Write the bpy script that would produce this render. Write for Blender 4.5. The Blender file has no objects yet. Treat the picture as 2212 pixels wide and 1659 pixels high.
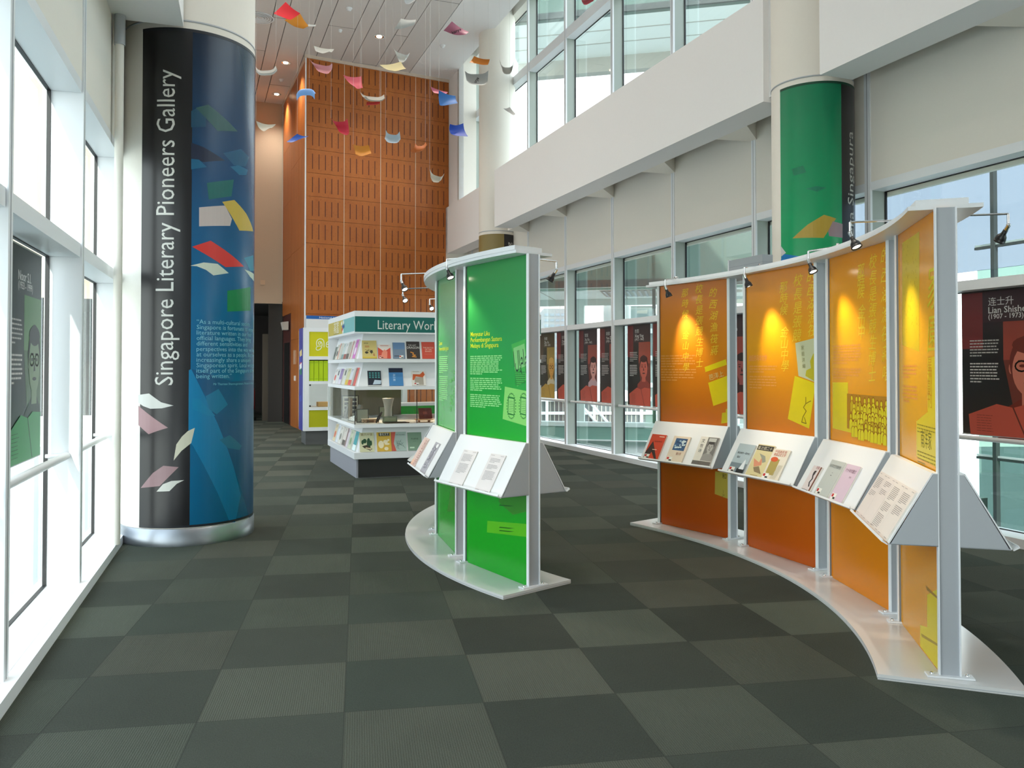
import bpy, bmesh, math, random
from mathutils import Vector, Matrix
random.seed(7)
D = bpy.data
COL = bpy.context.scene.collection
SC = bpy.context.scene

# ------------------------------------------------------------------ camera, world, sun, exposure
CF, CCX, CCY, CH, CTH = 1751.6, 1071.8, 763.4, 1.47, math.radians(1.0)
W_, H_ = 2212.0, 1659.0
cam_d = D.cameras.new('camera'); cam = D.objects.new('camera', cam_d); COL.objects.link(cam)
cam.location = (0, 0, CH); cam.rotation_euler = (math.radians(90) + CTH, 0, 0)
cam_d.sensor_fit = 'HORIZONTAL'; cam_d.sensor_width = 36.0; cam_d.lens = CF / W_ * 36.0
cam_d.shift_x = (W_ / 2 - CCX) / W_; cam_d.shift_y = (CCY - H_ / 2) / W_
cam_d.clip_start = 0.05; cam_d.clip_end = 400
SC.camera = cam
SC.view_settings.view_transform = 'Standard'; SC.view_settings.look = 'None'
SC.view_settings.gamma = 1.0; SC.view_settings.use_curve_mapping = False
SC.view_settings.exposure = 0.14

SKY_STRENGTH = 4.2
SUN_STRENGTH = 4.0
LAMP = 0.65
w = D.worlds.new('sky'); SC.world = w; w.use_nodes = True
nt = w.node_tree; nt.nodes.clear()
tc = nt.nodes.new('ShaderNodeTexCoord'); sx = nt.nodes.new('ShaderNodeSeparateXYZ'); cr = nt.nodes.new('ShaderNodeValToRGB')
bg = nt.nodes.new('ShaderNodeBackground'); wo = nt.nodes.new('ShaderNodeOutputWorld')
cr.color_ramp.elements[0].position = 0.0; cr.color_ramp.elements[0].color = (0.96, 0.97, 0.96, 1)
cr.color_ramp.elements[1].position = 0.6; cr.color_ramp.elements[1].color = (0.76, 0.84, 0.98, 1)
nt.links.new(tc.outputs['Generated'], sx.inputs[0]); nt.links.new(sx.outputs['Z'], cr.inputs[0])
nt.links.new(cr.outputs[0], bg.inputs[0]); bg.inputs[1].default_value = SKY_STRENGTH
nt.links.new(bg.outputs[0], wo.inputs[0])

# room frames: right side frame R(t along the wall, o outward), left wall frame L(t, o inward)
A_ = math.radians(20.4); Rd = Vector((-math.sin(A_), math.cos(A_), 0)); Rn = Vector((math.cos(A_), math.sin(A_), 0)); RP = Vector((2.93, 8.26, 0))
B_ = math.radians(17.2); Ld = Vector((-math.sin(B_), math.cos(B_), 0)); Ln = Vector((math.cos(B_), math.sin(B_), 0)); LP = Vector((-2.562, 4.786, 0))
Z = Vector((0, 0, 1))
def R(t, o, z=0): return RP + Rd * t + Rn * o + Z * z
def L(t, o, z=0): return LP + Ld * t + Ln * o + Z * z

sun_d = D.lights.new('sun', 'SUN'); sun_d.energy = SUN_STRENGTH; sun_d.angle = math.radians(0.6); sun_d.color = (1.0, 0.97, 0.9)
sun = D.objects.new('sun', sun_d); COL.objects.link(sun); sun.location = (-6, -6, 14)
sdir = (Ln * 1.0 + Ld * 7.9 - Z * 2.4).normalized()
sun.rotation_euler = sdir.to_track_quat('-Z', 'Y').to_euler()

# ------------------------------------------------------------------ helpers
MATS = {}
def mat(name, col=None, rough=0.55, metal=0.0, spec=None, emit=None, estr=0, alpha=None, coat=0):
    if name in MATS: return MATS[name]
    m = D.materials.new(name); m.use_nodes = True; b = m.node_tree.nodes['Principled BSDF']
    b.inputs['Base Color'].default_value = (*col, 1); b.inputs['Roughness'].default_value = rough; b.inputs['Metallic'].default_value = metal
    if spec is not None: b.inputs['Specular IOR Level'].default_value = spec
    if emit: b.inputs['Emission Color'].default_value = (*emit, 1); b.inputs['Emission Strength'].default_value = estr
    if coat: b.inputs['Coat Weight'].default_value = coat; b.inputs['Coat Roughness'].default_value = 0.12
    m.diffuse_color = (*col, 1)
    MATS[name] = m; return m
def s2l(c): return tuple(((x / 255) / 12.92 if x / 255 <= 0.04045 else ((x / 255 + 0.055) / 1.055) ** 2.4) for x in c)
def C(r, g, b, rough=0.5, coat=0):
    n = 'print_%02x%02x%02x_%d' % (r, g, b, int(rough * 10))
    return mat(n, s2l((r, g, b)), rough, coat=coat)
def noisy(name, c1, c2, scale, rough=0.6, bump=0.0, detail=3):
    if name in MATS: return MATS[name]
    m = mat(name, c1, rough); t = m.node_tree; b = t.nodes['Principled BSDF']
    co = t.nodes.new('ShaderNodeTexCoord'); no = t.nodes.new('ShaderNodeTexNoise'); mx = t.nodes.new('ShaderNodeMix'); mx.data_type = 'RGBA'
    no.inputs['Scale'].default_value = scale; no.inputs['Detail'].default_value = detail
    t.links.new(co.outputs['Object'], no.inputs['Vector']); t.links.new(no.outputs['Fac'], mx.inputs['Factor'])
    mx.inputs['A'].default_value = (*c1, 1); mx.inputs['B'].default_value = (*c2, 1)
    t.links.new(mx.outputs['Result'], b.inputs['Base Color'])
    if bump:
        bp = t.nodes.new('ShaderNodeBump'); bp.inputs['Strength'].default_value = bump; bp.inputs['Distance'].default_value = 0.002
        t.links.new(no.outputs['Fac'], bp.inputs['Height']); t.links.new(bp.outputs[0], b.inputs['Normal'])
    return m
def gradient(name, stops, z0, z1, rough=0.4, coat=0.0, axis='Z'):
    """colour blended vertically between heights z0 and z1 (object space)"""
    if name in MATS: return MATS[name]
    m = mat(name, stops[0][1], rough, coat=coat); t = m.node_tree; b = t.nodes['Principled BSDF']
    co = t.nodes.new('ShaderNodeTexCoord'); s = t.nodes.new('ShaderNodeSeparateXYZ'); mr = t.nodes.new('ShaderNodeMapRange'); cr = t.nodes.new('ShaderNodeValToRGB')
    mr.inputs['From Min'].default_value = z0; mr.inputs['From Max'].default_value = z1
    t.links.new(co.outputs['Object'], s.inputs[0]); t.links.new(s.outputs[axis], mr.inputs['Value']); t.links.new(mr.outputs[0], cr.inputs[0])
    e = cr.color_ramp.elements
    while len(e) < len(stops): e.new(0.5)
    for i, (p, c) in enumerate(stops): e[i].position = p; e[i].color = (*c, 1)
    t.links.new(cr.outputs[0], b.inputs['Base Color'])
    return m
def glass(name, tint, refl=0.12, rough=0.02):
    if name in MATS: return MATS[name]
    m = D.materials.new(name); m.use_nodes = True; t = m.node_tree; t.nodes.clear()
    o = t.nodes.new('ShaderNodeOutputMaterial'); mx = t.nodes.new('ShaderNodeMixShader'); tr = t.nodes.new('ShaderNodeBsdfTransparent'); gl = t.nodes.new('ShaderNodeBsdfGlossy')
    lw = t.nodes.new('ShaderNodeLayerWeight'); lw.inputs['Blend'].default_value = 0.25
    ml = t.nodes.new('ShaderNodeMath'); ml.operation = 'MULTIPLY'; ml.inputs[1].default_value = refl * 4
    ad = t.nodes.new('ShaderNodeMath'); ad.operation = 'ADD'; ad.inputs[1].default_value = refl * 0.3; ad.use_clamp = True
    tr.inputs[0].default_value = (*tint, 1); gl.inputs['Roughness'].default_value = rough; gl.inputs[0].default_value = (1, 1, 1, 1)
    t.links.new(lw.outputs['Fresnel'], ml.inputs[0]); t.links.new(ml.outputs[0], ad.inputs[0]); t.links.new(ad.outputs[0], mx.inputs[0])
    t.links.new(tr.outputs[0], mx.inputs[1]); t.links.new(gl.outputs[0], mx.inputs[2]); t.links.new(mx.outputs[0], o.inputs[0])
    MATS[name] = m; return m

class MB:
    """collects shapes in world coordinates and links them as one mesh object"""
    def __init__(s): s.v = []; s.f = []; s.m = []; s.mats = []; s.sm = []
    def mi(s, m):
        if m not in s.mats: s.mats.append(m)
        return s.mats.index(m)
    def add(s, vs, fs, m, smooth=False):
        k = len(s.v); s.v += [Vector(v) for v in vs]; i = s.mi(m)
        for f in fs: s.f.append([k + a for a in f]); s.m.append(i); s.sm.append(smooth)
        return s
    def quad(s, a, b, c, d, m): return s.add([a, b, c, d], [(0, 1, 2, 3)], m)
    def hexa(s, p, m): return s.add(p, [(0, 3, 2, 1), (4, 5, 6, 7), (0, 1, 5, 4), (1, 2, 6, 5), (2, 3, 7, 6), (3, 0, 4, 7)], m)
    def box(s, o, u, v, w, m):
        """corner o and three edge vectors"""
        o, u, v, w = Vector(o), Vector(u), Vector(v), Vector(w)
        if u.cross(v).dot(w) < 0: o, w = o + w, -w
        return s.hexa([o, o + u, o + u + v, o + v, o + w, o + u + w, o + u + v + w, o + v + w], m)
    def fbox(s, F, t0, t1, o0, o1, z0, z1, m):
        return s.box(F(t0, o0, z0), F(t1, o0, z0) - F(t0, o0, z0), F(t0, o1, z0) - F(t0, o0, z0), Z * (z1 - z0), m)
    def cbox(s, c, u, v, w, m):
        """centre c, full-length edge vectors"""
        return s.box(Vector(c) - (Vector(u) + Vector(v) + Vector(w)) / 2, u, v, w, m)
    def prism(s, poly, h, m, both=True):
        """poly = 3d points, extruded by vector h"""
        n = len(poly); h = Vector(h); P = [Vector(p) for p in poly]
        nn = Vector((0, 0, 0))
        for i in range(n): nn += P[i].cross(P[(i + 1) % n])
        if nn.dot(h) < 0: P.reverse()
        return s.add(P + [p + h for p in P], [tuple(range(n - 1, -1, -1)), tuple(range(n, 2 * n))] + [(i, (i + 1) % n, n + (i + 1) % n, n + i) for i in range(n)], m)
    def tube(s, a, b, r, m, n=12, r2=None, caps=True):
        a, b = Vector(a), Vector(b); r2 = r if r2 is None else r2; d = (b - a).normalized()
        u = d.orthogonal().normalized(); v = d.cross(u)
        vs = [a + (u * math.cos(k * 2 * math.pi / n) + v * math.sin(k * 2 * math.pi / n)) * r for k in range(n)] + [b + (u * math.cos(k * 2 * math.pi / n) + v * math.sin(k * 2 * math.pi / n)) * r2 for k in range(n)]
        s.add(vs, [(k, (k + 1) % n, n + (k + 1) % n, n + k) for k in range(n)], m, True)
        if caps: s.add(vs, [tuple(range(n - 1, -1, -1)), tuple(range(n, 2 * n))], m)
        return s
    def lathe(s, c, axis, prof, m, n=20, smooth=True):
        """prof = [(r, h)] along axis from c"""
        d = Vector(axis).normalized(); u = d.orthogonal().normalized(); v = d.cross(u); c = Vector(c); vs = []
        for r, h in prof:
            for k in range(n):
                a = 2 * math.pi * k / n; vs.append(c + d * h + (u * math.cos(a) + v * math.sin(a)) * max(r, 1e-4))
        fs = [(i * n + k, i * n + (k + 1) % n, (i + 1) * n + (k + 1) % n, (i + 1) * n + k) for i in range(len(prof) - 1) for k in range(n)]
        return s.add(vs, fs, m, smooth)
    def build(s, name, parent=None, base=None):
        me = D.meshes.new(name)
        if parent is not None: off = OFF[parent.name]
        elif base is not None: off = Vector(base)
        else:
            lo = [min(v[i] for v in s.v) for i in range(3)]; hi = [max(v[i] for v in s.v) for i in range(3)]
            off = Vector(((lo[0] + hi[0]) / 2, (lo[1] + hi[1]) / 2, lo[2]))
        me.from_pydata([tuple(v - off) for v in s.v], [], s.f)
        for m in s.mats: me.materials.append(m)
        me.polygons.foreach_set('material_index', s.m); me.polygons.foreach_set('use_smooth', s.sm); me.update()
        o = D.objects.new(name, me); COL.objects.link(o)
        if parent is not None: o.parent = parent
        else: o.location = off
        OFF[o.name] = off
        return o
OFF = {}
def tag(o, label=None, cat=None, group=None, kind=None):
    if label: o['label'] = label
    if cat: o['category'] = cat
    if group: o['group'] = group
    if kind: o['kind'] = kind
    return o
def thing(name, loc, label, cat, group=None, kind=None):
    o = D.objects.new(name, None); COL.objects.link(o); o.location = loc; OFF[o.name] = Vector(loc); o.empty_display_size = 0.1
    return tag(o, label, cat, group, kind)
def struct(name, mb, **k): return tag(mb.build(name, **k), kind='structure')

# ---- rays of the camera, used only to read real positions off known planes
_c, _s = math.cos(CTH), math.sin(CTH)
def ray(x, y):
    a = (x - CCX) / CF; b = -(y - CCY) / CF
    return Vector((a, _c - b * _s, _s + b * _c))
EYE = Vector((0, 0, CH))
def on_z(x, y, z=0):
    r = ray(x, y); return EYE + r * ((z - CH) / r.z)
def on_pl(x, y, p, n):
    r = ray(x, y); return EYE + r * ((Vector(p) - EYE).dot(n) / r.dot(n))
def at_y(x, y, Y):
    r = ray(x, y); return EYE + r * (Y / r.y)

class Surf:
    """a flat printed face: origin, unit axes a (across) and b (up), outward normal n"""
    def __init__(s, o, a, b, n=None):
        s.o = Vector(o); s.a = Vector(a).normalized(); s.b = Vector(b).normalized(); s.n = (s.a.cross(s.b)).normalized()
        if n is not None and s.n.dot(Vector(n)) < 0: s.n = -s.n
    def P(s, u, v, lift=0.0): return s.o + s.a * u + s.b * v + s.n * lift
    def px(s, x, y):
        q = on_pl(x, y, s.o, s.n) - s.o; return (q.dot(s.a), q.dot(s.b))
class Cyl:
    """a printed sleeve on a round column; u is arc length from angle a0, v is height"""
    def __init__(s, c, r, a0): s.c = Vector(c); s.r = r; s.a0 = a0
    def P(s, u, v, lift=0.0):
        a = s.a0 + u / s.r; return s.c + Vector((math.cos(a), math.sin(a), 0)) * (s.r + lift) + Z * v
    def px(s, x, y):
        r = ray(x, y); ox, oy = -s.c.x, -s.c.y; A = r.x ** 2 + r.y ** 2; Bq = ox * r.x + oy * r.y; Cq = ox * ox + oy * oy - s.r ** 2
        d = Bq * Bq - A * Cq
        t = (-Bq - math.sqrt(max(d, 0))) / A; q = EYE + r * t
        a = math.atan2(q.y - s.c.y, q.x - s.c.x) - s.a0
        while a < -math.pi: a += 2 * math.pi
        while a > math.pi: a -= 2 * math.pi
        return (a * s.r, q.z)

TXT = {}
def text2d(st, size, bold=0.0, vertical=False, shear=0.0, spacing=1.0):
    k = (st, bold, shear, spacing)
    if k not in TXT:
        cu = D.curves.new('t', 'FONT'); cu.body = st; cu.size = 1.0; cu.resolution_u = 2; cu.offset = bold; cu.shear = shear; cu.space_character = spacing
        ob = D.objects.new('t', cu); COL.objects.link(ob); dg = bpy.context.evaluated_depsgraph_get(); dg.update()
        me = D.meshes.new_from_object(ob.evaluated_get(dg))
        TXT[k] = ([(v.co.x, v.co.y) for v in me.vertices], [tuple(p.vertices) for p in me.polygons])
        D.objects.remove(ob); D.curves.remove(cu); D.meshes.remove(me)
    vs, fs = TXT[k]
    return [(x * size, y * size) for x, y in vs], fs
def ptext(mb, S, st, u, v, size, m, lift=0.001, width=None, height=None, rot=0.0, bold=0.0, align='L', shear=0.0, spacing=1.0, flip=False):
    vs, fs = text2d(st, size, bold, shear=shear, spacing=spacing)
    if not vs: return
    x0 = min(p[0] for p in vs); x1 = max(p[0] for p in vs)
    sx = width / (x1 - x0) if width else 1.0
    if height: sy = height / (max(p[1] for p in vs) - min(p[1] for p in vs))
    else: sy = 1.0
    sh = {'L': -x0, 'C': -(x0 + x1) / 2, 'R': -x1}[align]
    ca, sa = math.cos(rot), math.sin(rot); out = []
    for x, y in vs:
        x = (x + sh) * sx; y = y * sy
        out.append(S.P(u + x * ca - y * sa, v + x * sa + y * ca, lift))
    mb.add(out, fs, m)
def ppoly(mb, S, pts, m, lift=0.001): mb.add([S.P(u, v, lift) for u, v in pts], [tuple(range(len(pts)))], m)
def ppx(mb, S, pts, m, lift=0.001): ppoly(mb, S, [S.px(*p) for p in pts], m, lift)
def prect(mb, S, u0, u1, v0, v1, m, lift=0.001): ppoly(mb, S, [(u0, v0), (u1, v0), (u1, v1), (u0, v1)], m, lift)
def pell(mb, S, u, v, ru, rv, m, lift=0.001, n=20, a0=0, a1=360):
    ppoly(mb, S, [(u + ru * math.cos(math.radians(a0 + (a1 - a0) * k / (n if a1 - a0 >= 360 else n - 1))), v + rv * math.sin(math.radians(a0 + (a1 - a0) * k / (n if a1 - a0 >= 360 else n - 1)))) for k in range(n)], m, lift)
def plines(mb, S, u0, u1, vtop, n, pitch, th, m, lift=0.001, seed=1, gap=True):
    """lines of print too small to read: word-length dashes"""
    rr = random.Random(seed)
    for i in range(n):
        v = vtop - i * pitch; u = u0; end = u1 - (rr.random() * 0.12 * (u1 - u0)) - (0.5 * (u1 - u0) if i == n - 1 else 0)
        while u < end:
            wd = (u1 - u0) * rr.uniform(0.06, 0.16); e = min(u + wd, end)
            prect(mb, S, u, e, v - th, v, m, lift); u = e + (u1 - u0) * 0.018
def pcurve(mb, S, pts, wd, m, lift=0.001):
    for i in range(len(pts) - 1):
        a = Vector(pts[i]).to_2d(); b = Vector(pts[i + 1]).to_2d(); d = b - a
        if d.length < 1e-6: continue
        d.normalize(); n = Vector((-d.y, d.x)) * wd / 2; a = a - d * wd * .3; b = b + d * wd * .3
        ppoly(mb, S, [tuple(a + n), tuple(a - n), tuple(b - n), tuple(b + n)], m, lift)

# ------------------------------------------------------------------ materials of the place
M_white = mat('white_frame_paint', (0.83, 0.85, 0.88), 0.38)
M_white2 = mat('white_satin_panel', (0.80, 0.81, 0.83), 0.32)
M_cream = noisy('cream_wall_paint', (0.80, 0.76, 0.69), (0.82, 0.78, 0.71), 40, 0.8)
M_plaster = noisy('white_plaster', (0.83, 0.82, 0.82), (0.85, 0.84, 0.84), 30, 0.75)
M_tan = noisy('tan_wall_paint', (0.50, 0.40, 0.29), (0.53, 0.42, 0.31), 30, 0.8)
M_reveal = mat('window_reveal_paint', (0.70, 0.73, 0.72), 0.5)
M_post = mat('post_grey_with_shade', (0.42, 0.44, 0.47), 0.45)  # white stand paint greyed: shade on posts and side plates put into the colour
M_rev_shade = mat('mullion_side_shade', (0.36, 0.40, 0.36), 0.5)  # same frame paint, with the shade on the mullion sides put into the colour
M_gasket = mat('black_gasket', (0.01, 0.01, 0.012), 0.5)
M_glass = glass('window_glass', (0.93, 0.97, 0.95), 0.07)
M_glass_dark = glass('green_tinted_glass', (0.38, 0.58, 0.52), 0.12)
M_case_glass = glass('case_glass', (0.90, 0.92, 0.90), 0.035)
M_steel = mat('brushed_steel', (0.33, 0.35, 0.38), 0.36, 1.0)
M_chrome = mat('chrome', (0.75, 0.75, 0.76), 0.12, 1.0)
M_jt = mat('mullion_joint_grey', (0.30, 0.31, 0.33), 0.5)
M_black = mat('black_plastic', (0.012, 0.012, 0.014), 0.3)
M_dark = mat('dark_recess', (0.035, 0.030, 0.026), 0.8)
M_rail = mat('handrail_paint', (0.78, 0.78, 0.79), 0.3)
def ms(r, g, b): return s2l((r, g, b))

def wood_mat(name, c1, c2):
    m = mat(name, c1, 0.42, spec=0.3); t = m.node_tree; b = t.nodes['Principled BSDF']
    co = t.nodes.new('ShaderNodeTexCoord'); mp = t.nodes.new('ShaderNodeMapping'); mp.inputs['Scale'].default_value = (3.0, 3.0, 0.9)
    n1 = t.nodes.new('ShaderNodeTexNoise'); n1.inputs['Scale'].default_value = 1.4; n1.inputs['Detail'].default_value = 5
    n2 = t.nodes.new('ShaderNodeTexNoise'); n2.inputs['Scale'].default_value = 26; n2.inputs['Detail'].default_value = 2
    cr = t.nodes.new('ShaderNodeValToRGB'); cr.color_ramp.elements[0].position = 0.56; cr.color_ramp.elements[1].position = 0.74
    cr.color_ramp.elements[0].color = (0, 0, 0, 1); cr.color_ramp.elements[1].color = (1, 1, 1, 1)
    mx = t.nodes.new('ShaderNodeMix'); mx.data_type = 'RGBA'; mx.inputs['A'].default_value = (*c1, 1); mx.inputs['B'].default_value = (*c2, 1)
    mx2 = t.nodes.new('ShaderNodeMix'); mx2.data_type = 'RGBA'; mx2.inputs['B'].default_value = (c2[0] * .45, c2[1] * .4, c2[2] * .4, 1)
    ml = t.nodes.new('ShaderNodeMath'); ml.operation = 'MULTIPLY'; ml.inputs[1].default_value = 0.28
    t.links.new(co.outputs['Object'], mp.inputs[0]); t.links.new(mp.outputs[0], n1.inputs['Vector']); t.links.new(co.outputs['Object'], n2.inputs['Vector'])
    t.links.new(n1.outputs['Fac'], mx.inputs['Factor']); t.links.new(n2.outputs['Fac'], cr.inputs[0]); t.links.new(cr.outputs[0], ml.inputs[0])
    t.links.new(ml.outputs[0], mx2.inputs['Factor']); t.links.new(mx.outputs['Result'], mx2.inputs['A']); t.links.new(mx2.outputs['Result'], b.inputs['Base Color'])
    return m
M_wood = wood_mat('cherry_veneer', (0.50, 0.165, 0.035), (0.33, 0.088, 0.018))
M_slot = mat('slot_shadow_gap', (0.07, 0.012, 0.008), 0.7)

def carpet_mat(tile):
    m = mat('carpet_tiles', (0.05, 0.06, 0.05), 0.95, spec=0.1); t = m.node_tree; N = t.nodes; K = t.links; b = N['Principled BSDF']
    def math_(op, a=None, b_=None, c=None):
        n = N.new('ShaderNodeMath'); n.operation = op
        for i, x in enumerate((a, b_, c)):
            if x is None: continue
            if isinstance(x, (int, float)): n.inputs[i].default_value = x
            else: K.new(x, n.inputs[i])
        return n.outputs[0]
    co = N.new('ShaderNodeTexCoord'); sp = N.new('ShaderNodeSeparateXYZ'); K.new(co.outputs['Object'], sp.inputs[0])
    x = math_('DIVIDE', sp.outputs['X'], tile); y = math_('DIVIDE', sp.outputs['Y'], tile)
    ix = math_('FLOOR', x); iy = math_('FLOOR', y); fx = math_('FRACT', x); fy = math_('FRACT', y)
    par = math_('MODULO', math_('ADD', math_('ADD', ix, iy), 1000.0), 2.0)     # 1 or 0
    par = math_('ROUND', par)
    cb = N.new('ShaderNodeCombineXYZ'); K.new(ix, cb.inputs[0]); K.new(iy, cb.inputs[1])
    wn = N.new('ShaderNodeTexWhiteNoise'); wn.noise_dimensions = '2D'; K.new(cb.outputs[0], wn.inputs['Vector'])
    sc = N.new('ShaderNodeSeparateColor'); K.new(wn.outputs['Color'], sc.inputs[0])
    base = N.new('ShaderNodeMix'); base.data_type = 'RGBA'; K.new(par, base.inputs['Factor'])
    base.inputs['A'].default_value = (0.074, 0.083, 0.066, 1); base.inputs['B'].default_value = (0.052, 0.061, 0.050, 1)
    # ribs: fine on the light tiles, run the other way on the dark ones
    rx = math_('SINE', math_('MULTIPLY', x, 2 * math.pi * 62)); ry = math_('SINE', math_('MULTIPLY', y, 2 * math.pi * 62))
    mixr = N.new('ShaderNodeMix'); mixr.data_type = 'FLOAT'; K.new(par, mixr.inputs['Factor']); K.new(rx, mixr.inputs['A']); K.new(ry, mixr.inputs['B'])
    no = N.new('ShaderNodeTexNoise'); no.inputs['Scale'].default_value = 190; no.inputs['Detail'].default_value = 3; K.new(co.outputs['Object'], no.inputs['Vector'])
    nb = N.new('ShaderNodeTexNoise'); nb.inputs['Scale'].default_value = 2.0; nb.inputs['Detail'].default_value = 3; K.new(co.outputs['Object'], nb.inputs['Vector'])
    v = math_('MULTIPLY_ADD', sc.outputs[0], 0.36, 0.80)
    v = math_('ADD', v, math_('MULTIPLY', mixr.outputs['Result'], 0.10))
    v = math_('ADD', v, math_('MULTIPLY', math_('SUBTRACT', no.outputs['Fac'], 0.5), 1.0))
    v = math_('ADD', v, math_('MULTIPLY', math_('SUBTRACT', nb.outputs['Fac'], 0.5), 0.25))
    hs = N.new('ShaderNodeHueSaturation'); K.new(base.outputs['Result'], hs.inputs['Color']); K.new(v, hs.inputs['Value'])
    hue = math_('MULTIPLY_ADD', sc.outputs[1], 0.07, 0.455); K.new(hue, hs.inputs['Hue'])
    # dark hairline joints
    ex = math_('MINIMUM', fx, math_('SUBTRACT', 1.0, fx)); ey = math_('MINIMUM', fy, math_('SUBTRACT', 1.0, fy))
    jt = math_('LESS_THAN', math_('MINIMUM', ex, ey), 0.0035)
    mj = N.new('ShaderNodeMix'); mj.data_type = 'RGBA'; K.new(math_('MULTIPLY', jt, 0.5), mj.inputs['Factor']); K.new(hs.outputs[0], mj.inputs['A']); mj.inputs['B'].default_value = (0.02, 0.022, 0.02, 1)
    K.new(mj.outputs['Result'], b.inputs['Base Color'])
    bp = N.new('ShaderNodeBump'); bp.inputs['Strength'].default_value = 0.5; bp.inputs['Distance'].default_value = 0.004
    K.new(math_('ADD', no.outputs['Fac'], math_('MULTIPLY', mixr.outputs['Result'], 0.3)), bp.inputs['Height']); K.new(bp.outputs[0], b.inputs['Normal'])
    return m

# ------------------------------------------------------------------ floor and ceiling
TILE = 0.60098
yaw = 0.1676
org = Vector((-0.0954 * math.cos(yaw) - 10.897 * math.sin(yaw), -0.0954 * math.sin(yaw) + 10.897 * math.cos(yaw), 0)) * TILE
iv = Matrix.Rotation(-yaw, 3, 'Z')
fl = MB(); fl.prism([iv @ (Vector(p) - org) for p in (L(-12.5, -.02), R(-11, .74), R(17.9, .74), R(21.4, -3.2), R(21.4, -7.6), L(17.5, -.02))], Z * -.08, carpet_mat(TILE))
fo = struct('floor', fl, base=(0, 0, 0)); fo.location = org; fo.rotation_euler = (0, 0, yaw)
TB, TN = -12.0, 18.0        # extent of the room along the walls
ce = MB()
CZ = 8.64
M_ceil = noisy('ceiling_panel_paint', (0.66, 0.62, 0.60), (0.68, 0.64, 0.62), 20, 0.8)
M_groove = mat('ceiling_groove', (0.10, 0.09, 0.085), 0.9)
joints = [-0.77]
while joints[-1] > -6.4: joints += [joints[-1] - 0.57, joints[-1] - 0.85]
prev = None
for k in range(len(joints) - 1):
    o1, o0 = joints[k] - 0.008, joints[k + 1] + 0.008
    ce.fbox(R, TB, TN, o0, o1, CZ, CZ + 0.1, M_ceil)
ce.fbox(R, TB, TN, joints[-1], 0.28, CZ + 0.03, CZ + 0.2, M_groove)
ce.fbox(R, TB, TN, -0.762, 0.28, CZ, CZ + 0.12, M_plaster)
for k, o in enumerate(joints[:-1]):          # staggered cross joints
    for t in range(-10, 18, 6):
        tt = t + (k % 3) * 1.9 + 0.4
        ce.fbox(R, tt, tt + 0.012, joints[k + 1], o, CZ - 0.0015, CZ + 0.001, M_groove)
struct('ceiling', ce)

# ------------------------------------------------------------------ right wall
WO = 0.72                     # front plane of the window wall
SP = 1.775
ZT1a, ZT1b, ZHa, ZHb = 2.148, 2.235, 3.245, 3.33
UP0, UT0, UT1, UTOP = 5.2, 7.50, 7.68, 9.0
wr = MB()
wr.fbox(R, TB, TN, WO, WO + 0.22, ZHb, UP0, M_cream)
wr.fbox(R, TB, TN, WO, WO + 0.22, UTOP, 10.6, M_cream)
wr.fbox(R, TB, TN, 0.28, WO + 0.25, 10.5, 10.6, M_cream)
wr.fbox(R, TB, TN, 0.28, 0.34, CZ + 0.12, 10.6, M_plaster)
wr.fbox(R, TB, TN, WO + 0.2, WO + 0.25, 3.2, UP0, M_cream)
struct('wall_right', wr)
mt = [8.47 - SP * k for k in range(-4, 11)]
lg = MB()
lg.fbox(R, TB, TN, WO - 0.06, WO + 0.26, 0, 0.078, M_white)
lg.fbox(R, TB, TN, WO - 0.062, WO + 0.0, 0.02, 0.0785, M_white2)
tag(lg.build('baseboard_right'), kind='structure')
def make_window(n, F, t0, t1, o0, o1, front, zs, gl, body=None):
    """one bay: mullion on the far side, transoms, reveals and panes; front is o of the front plane, o1 the glass plane"""
    root = thing('window_%d' % n, F(t0, o0, 0), None, None, kind='structure')
    root.name = 'window_%d' % n; OFF[root.name] = F(t0, o0, 0)
    lo, hi = min(o0, o1), max(o0, o1)
    front = o0 - 0.012 * (1 if o1 > o0 else -1); joint = front - 0.0012 * (1 if o1 > o0 else -1)
    for (za, zb) in zs['mull']:
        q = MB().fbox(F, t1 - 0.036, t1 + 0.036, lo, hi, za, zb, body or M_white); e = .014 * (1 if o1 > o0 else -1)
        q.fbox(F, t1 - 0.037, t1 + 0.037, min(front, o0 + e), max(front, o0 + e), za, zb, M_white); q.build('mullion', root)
    b = MB()
    for (za, zb) in zs['mull']:
        b.fbox(F, t1 - 0.004, t1 + 0.004, min(front, joint), max(front, joint), za, zb, M_jt)
    b.build('mullion_joint', root)
    for (za, zb) in zs['trans']:
        MB().fbox(F, t0 + 0.04, t1 - 0.04, lo, hi, za, zb, M_white).build('transom', root)
    for (za, zb) in zs['pane']:
        p = MB(); og = o1; p.fbox(F, t0 + 0.04, t1 - 0.04, og - 0.006, og + 0.006, za, zb, gl); p.build('pane', root)
        g = MB(); e = 0.012
        sgn = -1 if o1 > o0 else 1
        a, c = og + sgn * 0.008, og + sgn * 0.03
        a, c = min(a, c), max(a, c)
        for tt in ((t0 + 0.04, t0 + 0.04 + e), (t1 - 0.04 - e, t1 - 0.04)): g.fbox(F, tt[0], tt[1], a, c, za, zb, M_gasket)
        g.fbox(F, t0 + 0.04, t1 - 0.04, a, c, za, za + e * .6, M_gasket); g.fbox(F, t0 + 0.04, t1 - 0.04, a, c, zb - e * .6, zb, M_gasket)
        g.build('gasket', root)
    return root
wn = 0
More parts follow.
